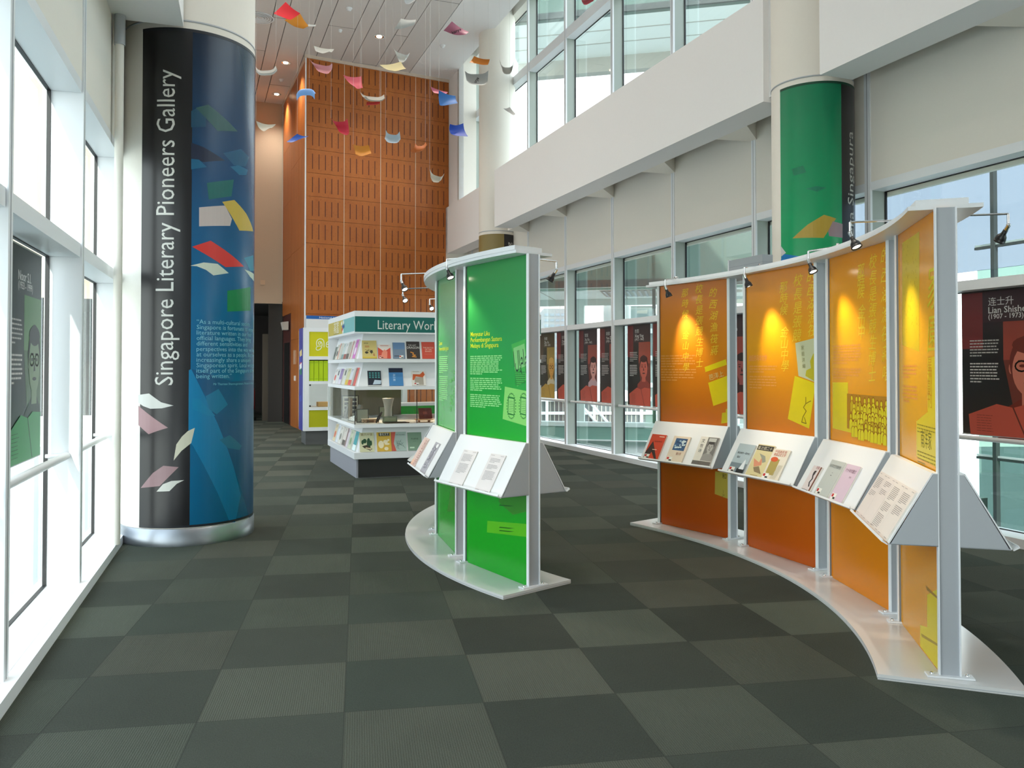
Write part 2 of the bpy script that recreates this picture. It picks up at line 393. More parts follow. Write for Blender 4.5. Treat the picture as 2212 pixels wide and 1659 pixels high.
for k in range(len(mt) - 1):
    t1, t0 = mt[k], mt[k + 1]
    if t0 < TB: break
    wn += 1
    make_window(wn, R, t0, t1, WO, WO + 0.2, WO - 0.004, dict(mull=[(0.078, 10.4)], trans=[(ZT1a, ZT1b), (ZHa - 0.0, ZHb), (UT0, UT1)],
                pane=[(0.078, ZT1a), (ZT1b, ZHa), (UP0, UT0), (UT1, UTOP)]), M_glass, M_rev_shade)
# bulkhead beams with haunches, columns
ZB0, ZB1 = 4.285, 5.43
bm = MB()
spans = [(8.50, 0.29), (-0.545, -8.75)]
for a, b in spans:
    bm.fbox(R, b, a, 0.0, 0.39, ZB0, ZB1, M_plaster)
bm.fbox(R, 9.95, 12.9, 0.20, 0.6, ZB0, ZB1, M_plaster)
bm.fbox(R, 0.14, 0.29, 0.07, 0.39, ZB0 + 0.05, ZB1, M_plaster)
bm.fbox(R, -0.545, -0.50, 0.03, 0.39, ZB0 + 0.02, ZB1, M_plaster)
bm.fbox(R, TB, TN, 0.39, WO, 5.08, 5.2, M_cream)
for t in mt:
    if t < -9 or 9.4 < t or abs(t + 0.4) < 0.3: continue
    # a haunch that tapers from the beam to the mullion
    P0 = [R(t - 0.30, 0.39, ZB0 + 0.0), R(t + 0.30, 0.39, ZB0 + 0.0), R(t + 0.05, WO, ZB0 - 0.06), R(t - 0.05, WO, ZB0 - 0.06)]
    P1 = [R(t - 0.30, 0.39, ZB0 + 0.35), R(t + 0.30, 0.39, ZB0 + 0.35), R(t + 0.05, WO, ZB0 + 0.35), R(t - 0.05, WO, ZB0 + 0.35)]
    bm.hexa([P0[0], P0[3], P0[2], P0[1], P1[0], P1[3], P1[2], P1[1]], M_cream)
struct('beam', bm)
# wall pieces by the timber core: upper opening reveal
we = MB()
we.fbox(R, 11.72, 13.2, 0.28, 0.40, ZB1, CZ + 0.1, M_plaster)
we.fbox(R, 11.72, 11.84, 0.28, WO, ZB1, CZ + 1.5, M_cream)
we.fbox(R, 12.4, 12.6, 0.2, WO + .2, 0, ZB1, M_cream)
struct('wall_back_return', we)

def column(cx, cy, r, z1, ring=None):
    c = MB(); c.lathe((cx, cy, 0), Z, [(r, 0.0), (r, z1)], M_cream, 64)
    c.lathe((cx, cy, 0), Z, [(r, 4.345), (r + 0.004, 4.345), (r + 0.004, 4.36), (r, 4.36)], M_post, 64)
    if ring: c.lathe((cx, cy, 0), Z, [(r + 0.012, 0), (r + 0.012, ring), (r, ring + 0.004)], M_steel, 64)
    return struct('column', c)
GC = (3.262, 8.332); AC = (0.02, 17.4); LC = (-2.735, 7.219)
column(*GC, 0.398, 10.4); column(*AC, 0.39, 10.4); column(*LC, 0.55, CZ + 0.05, 0.142)
column(*(RP + Rd * -9.4 + Rn * .34).to_2d(), 0.398, 10.4)

# ------------------------------------------------------------------ left wall
LS = 1.73
lt = [0.56 + LS * k for k in range(-7, 11)]
wl = MB()
wl.fbox(L, -13, 18, -0.22, 0.0, 3.345, CZ + .3, M_cream)
struct('wall_left', wl)
ll = MB()
ll.fbox(L, -13, 18, -0.26, 0.0, 0, 0.068, M_white)
ll.fbox(L, -13, 18, 0.002, 0.065, 0, 0.0685, M_white)
tag(ll.build('baseboard_left'), kind='structure')
for k in range(len(lt) - 1):
    t0, t1 = lt[k], lt[k + 1]; wn += 1
    make_window(wn, L, t0, t1, 0.0, -0.21, 0.004, dict(mull=[(0.068, 8.6)], trans=[(2.19, 2.28), (3.27, 3.345)],
                pane=[(0.068, 2.19), (2.28, 3.27)]), M_glass)
bl = MB()
bl.fbox(L, -12, 1.80, 0.0, 0.53, 4.29, 5.43, M_plaster)
bl.fbox(L, 3.0, 12, 0.0, 0.45, 4.29, 5.43, M_plaster)
struct('beam', bl)
pi = MB(); q = L(1.72, 0.06); pi.tube(q + Z * 0.07, q + Z * 4.05, 0.033, M_cream, 16); pi.tube(q + Z * 4.05, q + Z * 4.29, 0.042, M_post, 16)
tag(pi.build('drain_pipe'), 'slim cream pipe rising between the window wall and the large blue-bannered column', 'pipe')

# ------------------------------------------------------------------ far end: timber core, tan wall, dark corridor
wdir = (math.radians(27.3)); Wn = Vector((-math.sin(wdir), math.cos(wdir), 0)); Wu = Vector((math.cos(wdir), math.sin(wdir), 0)); WP = Vector((-4.347, 18.472, 0))
def Wd(s, dep, z=0): return WP + Wu * s + Wn * dep + Z * z
core = MB()
core.box(Wd(0.01, 0.022), Wu * 3.55, Wn * 0.02, Z * CZ, M_slot)
PW = 3.57 / 4; RH = 0.54
for i in range(4):
    for j in range(16):
        core.box(Wd(i * PW + 0.008, 0.0, j * RH + 0.003), Wu * (PW - 0.016), Wn * 0.03, Z * (RH - 0.006), M_wood)
        for k in range(5):
            core.box(Wd(i * PW + PW * (0.155 + 0.169 * k), -0.0012, j * RH + RH * 0.17), Wu * 0.017, Wn * 0.002, Z * (RH * 0.65), M_slot)
    if i: core.box(Wd(i * PW - 0.006, -0.004), Wu * 0.012, Wn * 0.02, Z * CZ, C(222, 196, 170))
core.box(Wd(-0.028, -0.008), Wu * 0.026, Wn * 0.03, Z * CZ, M_white)
# side face with plain veneer
S0 = Wd(0, 0); S1 = R(15.9, -3.41); Sd = (S1 - S0); Sl = Sd.length; Su = Sd.normalized(); Sn = Vector((-Su.y, Su.x, 0))
if Sn.dot(-S0) < 0: Sn = -Sn
edges = [0.0, 0.62, 1.05, 2.2, 3.72]
side_in = -Sn * 0.3
core.box(S0 - Sn * .032 + Su * .03, Su * (Sl - .03), -Sn * .02, Z * CZ, M_slot)
for a, b in zip(edges[:-1], edges[1:]):
    z0 = 0.0 if b < 2.3 else 2.85
    for j in range(4):
        za, zb = z0 + (CZ - z0) * j / 4, z0 + (CZ - z0) * (j + 1) / 4
        core.box(S0 + Su * (a + 0.006) + Z * (za + .003), Su * (b - a - 0.012), -Sn * 0.03, Z * (zb - za - .006), M_wood)
struct('wall_timber_core', core)
ct = MB(); ct.box(Wd(-0.04, -0.03, CZ - 0.07), Wu * 3.64, Wn * 0.04, Z * 0.07, C(214, 196, 180)); ct.box(S0 + Z * (CZ - 0.07) + Sn * .0, Su * Sl, Sn * 0.03, Z * 0.07, C(214, 196, 180))
tag(ct.build('trim_1'), kind='structure')
# lift door recess on the side face
dr = MB()
a0, a1 = 2.2, 3.72
dr.box(S0 + Su * a0 - Sn * 0.05, Su * (a1 - a0), -Sn * 0.02, Z * 2.84, mat('dark_bronze_panel', (0.030, 0.020, 0.014), 0.7))
dr.box(S0 + Su * (a0 + 0.42) - Sn * 0.045, Su * 0.95, Sn * 0.02, Z * 2.12, mat('black_door', (0.006, 0.006, 0.007), 0.3))
struct('door_1', dr)
bt = MB()
TO0 = -3.41
bt.fbox(R, 15.9, 16.1, -12, TO0, 3.2, CZ, M_tan)
struct('wall_back', bt)
dk = MB()
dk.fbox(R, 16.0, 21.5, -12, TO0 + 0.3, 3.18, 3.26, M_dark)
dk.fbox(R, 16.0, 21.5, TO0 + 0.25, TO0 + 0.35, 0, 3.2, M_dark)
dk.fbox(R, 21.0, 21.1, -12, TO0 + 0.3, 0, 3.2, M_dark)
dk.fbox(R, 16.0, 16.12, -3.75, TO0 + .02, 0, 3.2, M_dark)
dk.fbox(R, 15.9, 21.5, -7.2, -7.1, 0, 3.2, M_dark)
struct('wall_corridor', dk)
jm = MB(); jm.fbox(R, 16.6, 16.75, -3.86, -3.70, 0, 2.4, C(84, 74, 62)); tag(jm.build('door_frame_post'), 'brown timber frame upright in the dark corridor opening', 'door frame')
wb = MB()      # end wall behind the camera and plain closing walls
wb.box((0.45, -5.25, 0), Vector((8.2, 2.87, 0)), Vector((-0.05, 0.15, 0)), Z * 8.8, M_cream)
struct('wall_rear', wb)
wc = MB(); wc.fbox(R, 17.9, 18.0, -12, 1, 3.3, 10.6, M_cream); wc.fbox(R, 17.9, 18.0, -2.9, 1, 0, 3.3, M_cream); struct('wall_end', wc)

# round fittings in the ceiling
DL = [(10.51, -1.92), (12.77, -3.66), (15.11, -3.65), (7.4, -1.92), (4.3, -1.92), (7.4, -4.6), (4.3, -4.6), (1.2, -1.92), (1.2, -4.6), (10.5, -5.6), (-2, -1.92), (-2, -4.6)]  # fittings beyond the individually labelled ones are unseen, added to brighten the gallery
for i, (t, o) in enumerate(DL):
    p = R(t, o, CZ)
    lab = ['round recessed downlight in front of the timber tower', 'round recessed downlight beside the top corner of the timber tower', 'round recessed downlight closest to the tan end wall'][i] if i < 3 else 'unseen downlight added to light the middle of the gallery'
    r = thing('downlight', p, lab, 'ceiling light', 'recessed downlights in the ceiling')
    b = MB(); b.lathe(p - Z * 0.004, -Z, [(0.115, -0.002), (0.125, 0.004), (0.10, 0.006), (0.095, -0.09)], M_white, 24); b.build('rim', r)
    b = MB(); b.lathe(p - Z * 0.008, Z, [(0.10, 0), (0.055, 0.006)], M_chrome, 24); b.build('reflector', r)
    b = MB(); b.lathe(p - Z * 0.012, Z, [(0.001, 0), (0.06, 0.002), (0.06, 0.008)], mat('lamp_glow_warm', (1, .9, .75), emit=(1.0, 0.80, 0.55), estr=14), 16); b.build('bulb', r)
    ld = D.lights.new('downlight_lamp', 'SPOT'); ld.energy = 420 * LAMP; ld.color = (1.0, 0.91, 0.80); ld.spot_size = math.radians(115); ld.spot_blend = 0.9; ld.shadow_soft_size = 0.10
    lo = D.objects.new('downlight_lamp', ld); COL.objects.link(lo); lo.location = p - Z * 0.03
for t, o, r_, lab in [(9.35, -2.78, 0.05, 'small white smoke detector on the ceiling between two flying red sheets'), (13.95, -3.64, 0.05, 'small white smoke detector between the two far downlights'), (10.46, -2.77, 0.035, 'tiny round ceiling sprinkler plate in the middle of the grooved panels'), (10.49, -0.5, 0.05, 'pale round cap on the plain ceiling strip near the round column')]:
    b = MB(); b.lathe(R(t, o, CZ), -Z, [(r_ * 1.3, 0), (r_ * 1.3, 0.012), (r_, 0.02), (r_ * .8, 0.05), (0, 0.055)], M_white, 20); tag(b.build('smoke_detector'), lab, 'smoke detector')
v = MB(); p = R(10.42, -4.41, CZ)
for k in range(5): v.lathe(p, -Z, [(0.05 + 0.05 * k, 0.0 + .004 * k), (0.075 + 0.05 * k, 0.02), (0.08 + 0.05 * k, 0.016), (0.06 + 0.05 * k, -.004)], M_white, 28)
v.lathe(p, Z, [(0.3, 0.002), (0.0, 0.002)], M_black, 28)
tag(v.build('air_diffuser'), 'round air diffuser with concentric rings in the ceiling', 'air vent')

# ------------------------------------------------------------------ printing on round surfaces: cut shapes into narrow strips
def clip(poly, u, keep_gt):
    out = []
    for i in range(len(poly)):
        a, b = poly[i], poly[(i + 1) % len(poly)]
        ia = (a[0] >= u) == keep_gt or a[0] == u; ib = (b[0] >= u) == keep_gt or b[0] == u
        if ia: out.append(a)
        if ia != ib and a[0] != b[0]:
            t = (u - a[0]) / (b[0] - a[0]); out.append((u, a[1] + t * (b[1] - a[1])))
    return out
def rpoly(mb, S, pts, m, lift, step=0.035):
    u0 = min(p[0] for p in pts); u1 = max(p[0] for p in pts); k = math.floor(u0 / step)
    while k * step < u1:
        q = clip(clip(pts, k * step, True), (k + 1) * step, False)
        if len(q) > 2: mb.add([S.P(a, b, lift) for a, b in q], [tuple(range(len(q)))], m)
        k += 1
def rtext(mb, S, st, u, v, size, m, lift, rot=0, width=None, align='L', bold=0.0, squeeze=1.0):
    vs, fs = text2d(st, size, bold)
    x0 = min(p[0] for p in vs); x1 = max(p[0] for p in vs); sx = width / (x1 - x0) if width else 1
    sh = {'L': -x0, 'C': -(x0 + x1) / 2, 'R': -x1}[align]; ca, sa = math.cos(rot), math.sin(rot)
    P = [(u + (x + sh) * sx * ca - y * squeeze * sa, v + (x + sh) * sx * sa + y * squeeze * ca) for x, y in vs]
    for f in fs: rpoly(mb, S, [P[i] for i in f], m, lift)
def sleeve(cx, cy, r, a0, a1, z0, z1, m, mb):
    n = max(8, int((a1 - a0) / 0.06)); vs = []
    for k in range(n + 1):
        a = a0 + (a1 - a0) * k / n; d = Vector((math.cos(a), math.sin(a), 0)); c = Vector((cx, cy, 0))
        vs += [c + d * r + Z * z0, c + d * r + Z * z1]
    mb.add(vs, [(2 * k, 2 * k + 2, 2 * k + 3, 2 * k + 1) for k in range(n)], m, True)

# ---- large banner on the column by the window wall
S = Cyl((*LC, 0), 0.5545, math.radians(-69))
aL = S.px(304, 700)[0] / S.r + S.a0; aM = S.px(413, 600)[0] / S.r + S.a0; aE = S.a0 + math.radians(118)
rt = thing('column_banner', (LC[0], LC[1], 0.15), 'tall black and blue fabric banner wrapped round the large column, lettered with a gallery name', 'banner')
M_bk = mat('banner_black', (0.010, 0.009, 0.011), 0.28, spec=0.5)
M_blue = gradient('banner_blue', [(0.0, (0.0, 0.115, 0.25)), (0.45, (0.0, 0.12, 0.28)), (0.72, (0.004, 0.055, 0.15)), (1.0, (0.004, 0.016, 0.04))], 0.0, 4.1, 0.26)  # darker towards the top
b = MB(); sleeve(*LC, S.r, aL, aM, 0.155, 4.285, M_bk, b); b.build('black_strip', rt)
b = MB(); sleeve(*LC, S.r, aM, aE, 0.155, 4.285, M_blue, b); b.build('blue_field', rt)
b = MB(); sleeve(*LC, S.r + .0015, aL, aE, 4.262, 4.287, mat('banner_hem', (0.012, 0.014, 0.02), .4), b); sleeve(*LC, S.r + .0015, aL, aE, 0.153, 0.172, mat('banner_hem', (0.012, 0.014, 0.02), .4), b); b.build('hem', rt)
b = MB(); M_let = C(206, 206, 200)
ub = S.px(376, 450)[0]; v0 = S.px(352, 832)[1]; v1 = S.px(362, 150)[1]
rtext(b, S, 'Singapore Literary Pioneers Gallery', ub, v0, 0.215, M_let, 0.0012, rot=math.pi / 2, width=v1 - v0, squeeze=1.0)
b.build('lettering', rt)
b = MB(); q = S.px(425, 699)
lines = ['\u201cAs a multi-cultural society,', 'Singapore is fortunate to enjoy', 'literature written in our four', 'official languages. They bring', 'different sensitivities and', 'perspectives into the way we look', 'at ourselves as a people. But they', 'increasingly share a uniquely', 'Singaporean spirit. Local writing is', 'itself part of the Singapore story', 'being written.\u201d']
vq0, vq1 = S.px(425, 699)[1], S.px(425, 817)[1]
for i, ln in enumerate(lines): rtext(b, S, ln, q[0], vq0 + (vq1 - vq0) * i / 10, 0.052, C(120, 190, 212), 0.0012)
rtext(b, S, 'Mr Tharman Shanmugaratnam, Minister for Finance', S.px(461, 832)[0], S.px(461, 832)[1], 0.026, C(120, 190, 212), 0.0012)
b.build('quotation', rt)
b = MB()
def bp(pts, col, lf=0.0006): rpoly(b, S, [S.px(*p) for p in pts], C(*col, 0.35) if len(col) == 3 else col, lf)
bp([(413, 797), (446, 860), (470, 915), (495, 985), (518, 1050), (540, 1130), (547, 1110), (548, 860), (548, 820), (500, 824)], (0, 80, 124), .0003)  # diagonal reflection on the banner painted as lighter blue, brighter band on top
bp([(408, 800), (413, 797), (470, 915), (488, 960), (505, 1010), (520, 1070), (508, 1128), (496, 1128), (470, 1065), (440, 1005), (418, 965), (407, 950)], (2, 118, 166), .0005)
bp([(408, 859), (430, 861), (465, 898), (450, 898), (408, 880)], (8, 124, 168))
bp([(444, 856), (472, 840), (492, 874), (468, 895), (452, 884)], (10, 112, 152), .0008)
bp([(474, 950), (496, 940), (522, 963), (517, 972), (493, 968)], (20, 106, 138), .0008)
bp([(413, 240), (432, 230), (445, 248), (445, 274), (413, 275)], (18, 70, 98))
bp([(423, 233), (450, 226), (513, 284), (470, 283)], (44, 84, 82), .0008)
bp([(413, 308), (440, 318), (486, 347), (440, 350), (413, 342)], (24, 34, 58))
bp([(413, 343), (430, 345), (447, 361), (413, 366)], (16, 90, 126), .0008)
bp([(482, 331), (520, 322), (538, 340), (530, 360), (505, 357)], (14, 78, 112))
bp([(497, 360), (515, 357), (535, 367), (532, 378), (517, 378)], (18, 96, 132), .0008)
bp([(447, 395), (505, 388), (500, 424), (451, 431)], (2, 92, 88))
bp([(430, 448), (486, 444), (501, 473), (497, 488), (430, 489)], (186, 172, 168))
bp([(480, 436), (506, 432), (532, 462), (547, 500), (517, 498)], (190, 162, 66), .0009)
bp([(415, 533), (455, 520), (527, 576), (487, 577)], (206, 50, 42))
bp([(411, 574), (440, 567), (470, 570), (494, 590), (461, 595), (445, 583), (425, 575)], (196, 202, 186), .0009)
bp([(527, 557), (547, 551), (548, 585), (540, 585)], (30, 128, 158))
bp([(528, 582), (548, 592), (548, 608), (540, 598)], (190, 204, 190), .0009)
bp([(491, 628), (541, 620), (541, 671), (491, 673)], (12, 126, 70))
bp([(299, 853), (322, 850), (348, 869), (375, 876), (350, 882), (325, 883), (309, 877), (299, 870)], (205, 205, 200))
bp([(299, 876), (363, 924), (340, 931), (321, 938), (299, 918)], (160, 124, 128))
bp([(421, 924), (413, 957), (392, 974), (375, 995), (381, 960), (393, 943), (406, 931)], (200, 196, 176))
bp([(353, 1006), (386, 1009), (345, 1050), (304, 1054), (330, 1022)], (150, 118, 122))
bp([(398, 1037), (382, 1045), (366, 1061), (338, 1062), (352, 1046), (370, 1039)], (205, 205, 198), .0009)
b.build('flying_paper_print', rt)

# ---- green banner
S = Cyl((*GC, 0), 0.4025, math.atan2(-GC[1], -GC[0]))
aL = S.px(1686, 350)[0] / S.r + S.a0; aM = S.px(1818, 350)[0] / S.r + S.a0
rt = thing('column_banner', (GC[0], GC[1], 0.2), 'green fabric banner with a black strip wrapped round the column behind the orange stand', 'banner')
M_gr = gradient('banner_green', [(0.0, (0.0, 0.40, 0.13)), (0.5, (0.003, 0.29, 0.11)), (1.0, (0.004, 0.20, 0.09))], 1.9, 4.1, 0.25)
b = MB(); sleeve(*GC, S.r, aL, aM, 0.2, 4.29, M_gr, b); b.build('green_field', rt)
b = MB(); sleeve(*GC, S.r, aM, aM + 0.95, 0.2, 4.29, M_bk, b); b.build('black_strip', rt)
b = MB(); sleeve(*GC, S.r + .001, aL, aM + .95, 4.268, 4.292, mat('banner_hem_green', (0.003, .06, .03), .4), b); b.build('hem', rt)
b = MB(); vt = S.px(1838, 283)[1]; vb = S.px(1838, 447)[1]
rtext(b, S, 'Perintis Sastera Singapura', aM * 0 + (aM - S.a0) * S.r + 0.20, vt, 0.17, M_let, 0.001, rot=math.pi / 2, width=(vt - vb) * 2.63, align='R')
b.build('lettering', rt)
b = MB()
bp([(1712, 515), (1745, 485), (1780, 464), (1806, 472), (1779, 514)], (176, 148, 52))
bp([(1789, 500), (1799, 478), (1820, 484), (1820, 514), (1791, 510)], (150, 128, 134))
bp([(1686, 566), (1690, 548), (1715, 552), (1760, 558), (1740, 575), (1686, 580)], (0, 118, 190))
bp([(1686, 530), (1698, 546), (1688, 554)], (200, 200, 200), .0009)
bp([(1710, 365), (1735, 358), (1742, 372), (1715, 380)], (6, 120, 84))
bp([(1740, 408), (1765, 402), (1785, 406), (1765, 414)], (10, 124, 92))
b.build('flying_paper_print', rt)
# ---- gold banner far off
S = Cyl((*AC, 0), 0.394, math.radians(-90))
aM = S.px(1089, 530)[0] / S.r + S.a0
rt = thing('column_banner', (AC[0], AC[1], 0.2), 'golden olive banner with black strip on the slim column beyond the green stand', 'banner')
b = MB(); sleeve(*AC, S.r, math.radians(-176), aM, 0.2, 4.285, gradient('banner_gold', [(0, (.32, .24, .08)), (1, (.25, .19, .07))], 0, 4, .35), b); b.build('gold_field', rt)
b = MB(); sleeve(*AC, S.r, aM, math.radians(-12), 0.2, 4.285, M_bk, b); b.build('black_strip', rt)
b = MB(); rtext(b, S, 'Sing', (aM - S.a0) * S.r + .19, 4.12, 0.19, M_let, 0.0012, rot=math.pi / 2, align='R'); b.build('lettering', rt)

# ------------------------------------------------------------------ curved exhibition stands
def arc(C0, r0, r1, a0, a1, z0, z1, m, mb, n=40):
    vs = []
    for k in range(n + 1):
        a = math.radians(a0 + (a1 - a0) * k / n); d = Vector((math.cos(a), math.sin(a), 0))
        vs += [C0 + d * r0 + Z * z0, C0 + d * r1 + Z * z0, C0 + d * r1 + Z * z1, C0 + d * r0 + Z * z1]
    fs = []
    for k in range(n):
        i, j = 4 * k, 4 * k + 4
        fs += [(i, j, j + 1, i + 1), (i + 1, j + 1, j + 2, i + 2), (i + 2, j + 2, j + 3, i + 3), (i + 3, j + 3, j, i)]
    fs += [(0, 1, 2, 3), (4 * n + 3, 4 * n + 2, 4 * n + 1, 4 * n)]
    mb.add(vs, fs, m)
M_base = noisy('stand_base_laminate', (0.68, 0.67, 0.66), (0.74, 0.73, 0.72), 3, 0.16)
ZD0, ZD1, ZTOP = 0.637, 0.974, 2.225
DESK = {}; PANEL = {}
def stand(tag_, label, C0, Rm, Rcs, angs, base, canopy, upper, hc, colours, vis):
    C0 = Vector((*C0, 0)); am = math.radians(sum(angs) / len(angs))
    root = thing('exhibition_stand', C0 + Vector((math.cos(am), math.sin(am), 0)) * Rm, label, 'exhibition stand')
    b = MB(); arc(C0, base[0], base[1], base[2], base[3], 0.0, 0.026, M_base, b, 60); b.build('base', root)
    b = MB(); arc(C0, base[0] - .002, base[1] + .002, base[2] - .03, base[3] + .03, 0.008, 0.011, M_post, b, 60); b.build('base_edge_groove', root)
    b = MB(); arc(C0, canopy[0], canopy[1], canopy[2], canopy[3], ZTOP, ZTOP + 0.02, M_white2, b, 60); b.build('canopy', root)
    b = MB(); arc(C0, upper[0], upper[1], canopy[2] + .1, canopy[3] - .1, ZTOP + 0.02, ZTOP + 0.05, M_white2, b, 60); b.build('canopy_trunking', root)
    for i, a in enumerate(angs):
        ar = math.radians(a); e = Vector((math.cos(ar), math.sin(ar), 0)); c = Vector((-e.y, e.x, 0))
        mid = C0 + e * Rcs[i] if not isinstance(Rcs[i], tuple) else Vector((Rcs[i][0], Rcs[i][1], 0)) + e * 0.031
        b = MB(); b.cbox(mid + Z * (0.026 + ZTOP) / 2, c * (2 * hc), e * 0.062, Z * (ZTOP - 0.028), colours[i][0]); pn = b.build('panel', root)
        for sgn in (-1, 1):
            p = mid + c * sgn * (hc + 0.014)
            b = MB(); b.cbox(p + Z * (ZTOP + .03) / 2, c * 0.006, e * 0.088, Z * (ZTOP - .03), M_post)
            for q in (-1, 1): b.cbox(p + e * q * 0.044 + Z * (ZTOP + .03) / 2, c * 0.026, e * 0.006, Z * (ZTOP - .03), M_white)
            po = b.build('post', root)
            b = MB(); b.cbox(p + Z * 0.031, c * 0.06, e * 0.20, Z * 0.008, M_white2)
            b.build('foot_plate', po)
            b = MB()
            for q in (-1, 1): b.lathe(p + e * q * 0.075 + c * 0.0 + Z * 0.035, Z, [(0.009, 0), (0.009, 0.006), (0.005, 0.009), (0, 0.009)], M_chrome, 8)
            b.build('bolt', po)
        for s in (-1, 1):
            n = e * s; a_ax = Z.cross(n)
            PANEL[(tag_, i, s)] = (Surf(mid + n * 0.031, a_ax, Z), pn)
            if (i, s) not in vis and s != vis['all']: pass
            top = 0.070; bot = 0.262; W = hc + 0.028
            p_top = mid + n * top + Z * ZD1; p_bot = mid + n * bot + Z * ZD0
            b = MB(); th = 0.006; sl = (p_top - p_bot).normalized(); nn = a_ax.cross(sl)
            if nn.dot(n) < 0: nn = -nn
            b.box(p_bot - a_ax * W, a_ax * 2 * W, (p_top - p_bot), -nn * th, M_white2)
            b.box(p_top - a_ax * W - nn * th * 0, a_ax * 2 * W, -n * (top - 0.04), -Z * 0.006, M_white2)
            for q in (-1, 1):
                o = mid + a_ax * q * W
                poly = [o + n * 0.046 + Z * (ZD0 - .006), o + n * (bot - 0.01) + Z * (ZD0 - 0.006), o + n * (top - 0.006) + Z * (ZD1 - .004), o + n * 0.046 + Z * (ZD1 - .004)]
                b.prism(poly, a_ax * -q * 0.005, M_post)
            b.box(mid + n * 0.046 - a_ax * W + Z * (ZD0 - 0.006), a_ax * 2 * W, n * (bot - 0.05), Z * 0.004, M_post)
            dk = b.build('book_rest', root)
            b = MB(); b.box(p_bot - a_ax * (W + .004) - sl * 0.004, a_ax * 2 * (W + .004), nn * 0.030, -sl * 0.005, M_white2)
            b.box(p_bot - a_ax * (W + .004) + nn * 0.026 - sl * 0.004, a_ax * 2 * (W + .004), nn * 0.004, sl * 0.008, M_white2); b.build('lip', dk)
            DESK[(tag_, i, s)] = Surf(p_bot + nn * 0.0, a_ax, sl, nn)
    return root
def og(name, stops): return gradient(name, stops, -0.9 - .0, 1.3, 0.22)
oc = []
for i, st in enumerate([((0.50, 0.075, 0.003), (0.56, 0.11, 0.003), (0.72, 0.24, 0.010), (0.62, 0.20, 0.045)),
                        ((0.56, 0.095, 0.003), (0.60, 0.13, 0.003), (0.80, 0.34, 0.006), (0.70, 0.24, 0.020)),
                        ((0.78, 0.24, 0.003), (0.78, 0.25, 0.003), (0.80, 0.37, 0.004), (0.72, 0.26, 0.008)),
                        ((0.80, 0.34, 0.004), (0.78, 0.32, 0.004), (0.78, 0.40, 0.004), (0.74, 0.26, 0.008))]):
    oc.append((gradient('orange_panel_%d' % i, [(0.0, st[0]), (0.35, st[1]), (0.75, st[2]), (1.0, st[3])], 0.0, 2.2, 0.24),))  # red-orange at the foot, yellower higher up
gc_ = [(gradient('green_print_%d' % i, [(0.0, (0.01, 0.34, 0.015)), (0.4, (0.015, 0.42, 0.02)), (0.75, (0.03, 0.33, 0.07)), (1.0, (0.04, 0.27, 0.07))], 0.0, 2.2, 0.22),) for i in range(4)]
CO = (-1.897, 5.216); CG = (2.804, 7.498)
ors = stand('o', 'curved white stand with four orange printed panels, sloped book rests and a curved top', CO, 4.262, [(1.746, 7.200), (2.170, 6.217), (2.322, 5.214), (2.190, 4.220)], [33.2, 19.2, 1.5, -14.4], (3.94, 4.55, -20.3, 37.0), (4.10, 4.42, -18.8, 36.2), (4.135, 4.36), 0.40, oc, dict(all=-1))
grs = stand('g', 'curved white stand with bright green printed panels and sloped book rests, beside the bookcase', CG, 3.300, [3.297, 3.287, 3.287, 3.287], [212.5, 194.8, 177.1, 159.4], (3.01, 3.618, 147.0, 220.3), (3.13, 3.455, 147.6, 219.3), (3.22, 3.462), 0.40, gc_, dict(all=1))

def P_(key): return PANEL[key]
def trimto(mb, S, um=0.398):      # nothing printed runs past the edge of the sheet
    for i, q in enumerate(mb.v):
        d = (q - S.o).dot(S.a); c = min(max(d, -um), um)
        if c != d: mb.v[i] = q + S.a * (c - d)
def px_(S, mb, pts, col, lift=0.0008): ppx(mb, S, pts, C(*col, 0.3) if isinstance(col, tuple) else col, lift)
def vtext(mb, S, chars, x0, y0, x1, y1, size, m, lift=0.0012):
    u0, v0 = S.px(x0, y0); u1, v1 = S.px(x1, y1); n = len(chars)
    for i, ch in enumerate(chars):
        if ch == ' ': continue
        f = i / max(1, n - 1); rr = random.Random(ord(ch))
        ptext(mb, S, ch, u0 + (u1 - u0) * f, v0 + (v1 - v0) * f, size, m, lift, align='C', shear=0.25, rot=rr.uniform(-.08, .08))
# orange panel 1 (farthest)
S, pn = P_(('o', 0, -1)); b = MB(); Y1 = C(238, 200, 40); Y2 = C(226, 206, 30); PT = C(226, 150, 66)
vtext(b, S, '那時候 金山中學', 1480, 640, 1482, 800, 0.082, Y1); vtext(b, S, '校長是張競生博士', 1510, 632, 1512, 792, 0.088, Y1); vtext(b, S, '的西湖漁筏蔣', 1540, 640, 1544, 765, 0.088, Y1)
u0 = S.px(1428, 770); u1 = S.px(1506, 770)
plines(b, S, u0[0], u1[0], S.px(1428, 768)[1], 5, 0.024, 0.010, PT, seed=3); plines(b, S, u0[0], u1[0], S.px(1428, 797)[1], 5, 0.024, 0.010, PT, seed=4)
px_(S, b, [(1522, 793), (1568, 776), (1570, 788), (1524, 804)], (226, 202, 16)); px_(S, b, [(1530, 827), (1576, 811), (1577.5, 866), (1541, 877)], (226, 202, 16))
u, v = S.px(1533, 821); ptext(b, S, '芭洋上', u, v, 0.056, C(214, 190, 120), rot=math.radians(14))
px_(S, b, [(1558, 915), (1560, 892), (1568, 891), (1568, 884), (1577.5, 882), (1577.5, 913)], (206, 186, 20))
px_(S, b, [(1545, 1018), (1544, 1067), (1579, 1079), (1579, 1022)], (196, 172, 70))
u, v = S.px(1560, 1028); ptext(b, S, '和', u, v - .02, 0.05, C(60, 50, 20)); ptext(b, S, '一九', u, v - .12, 0.03, C(90, 70, 30), rot=-math.pi / 2)
trimto(b, S); b.build('printed_graphics', pn)
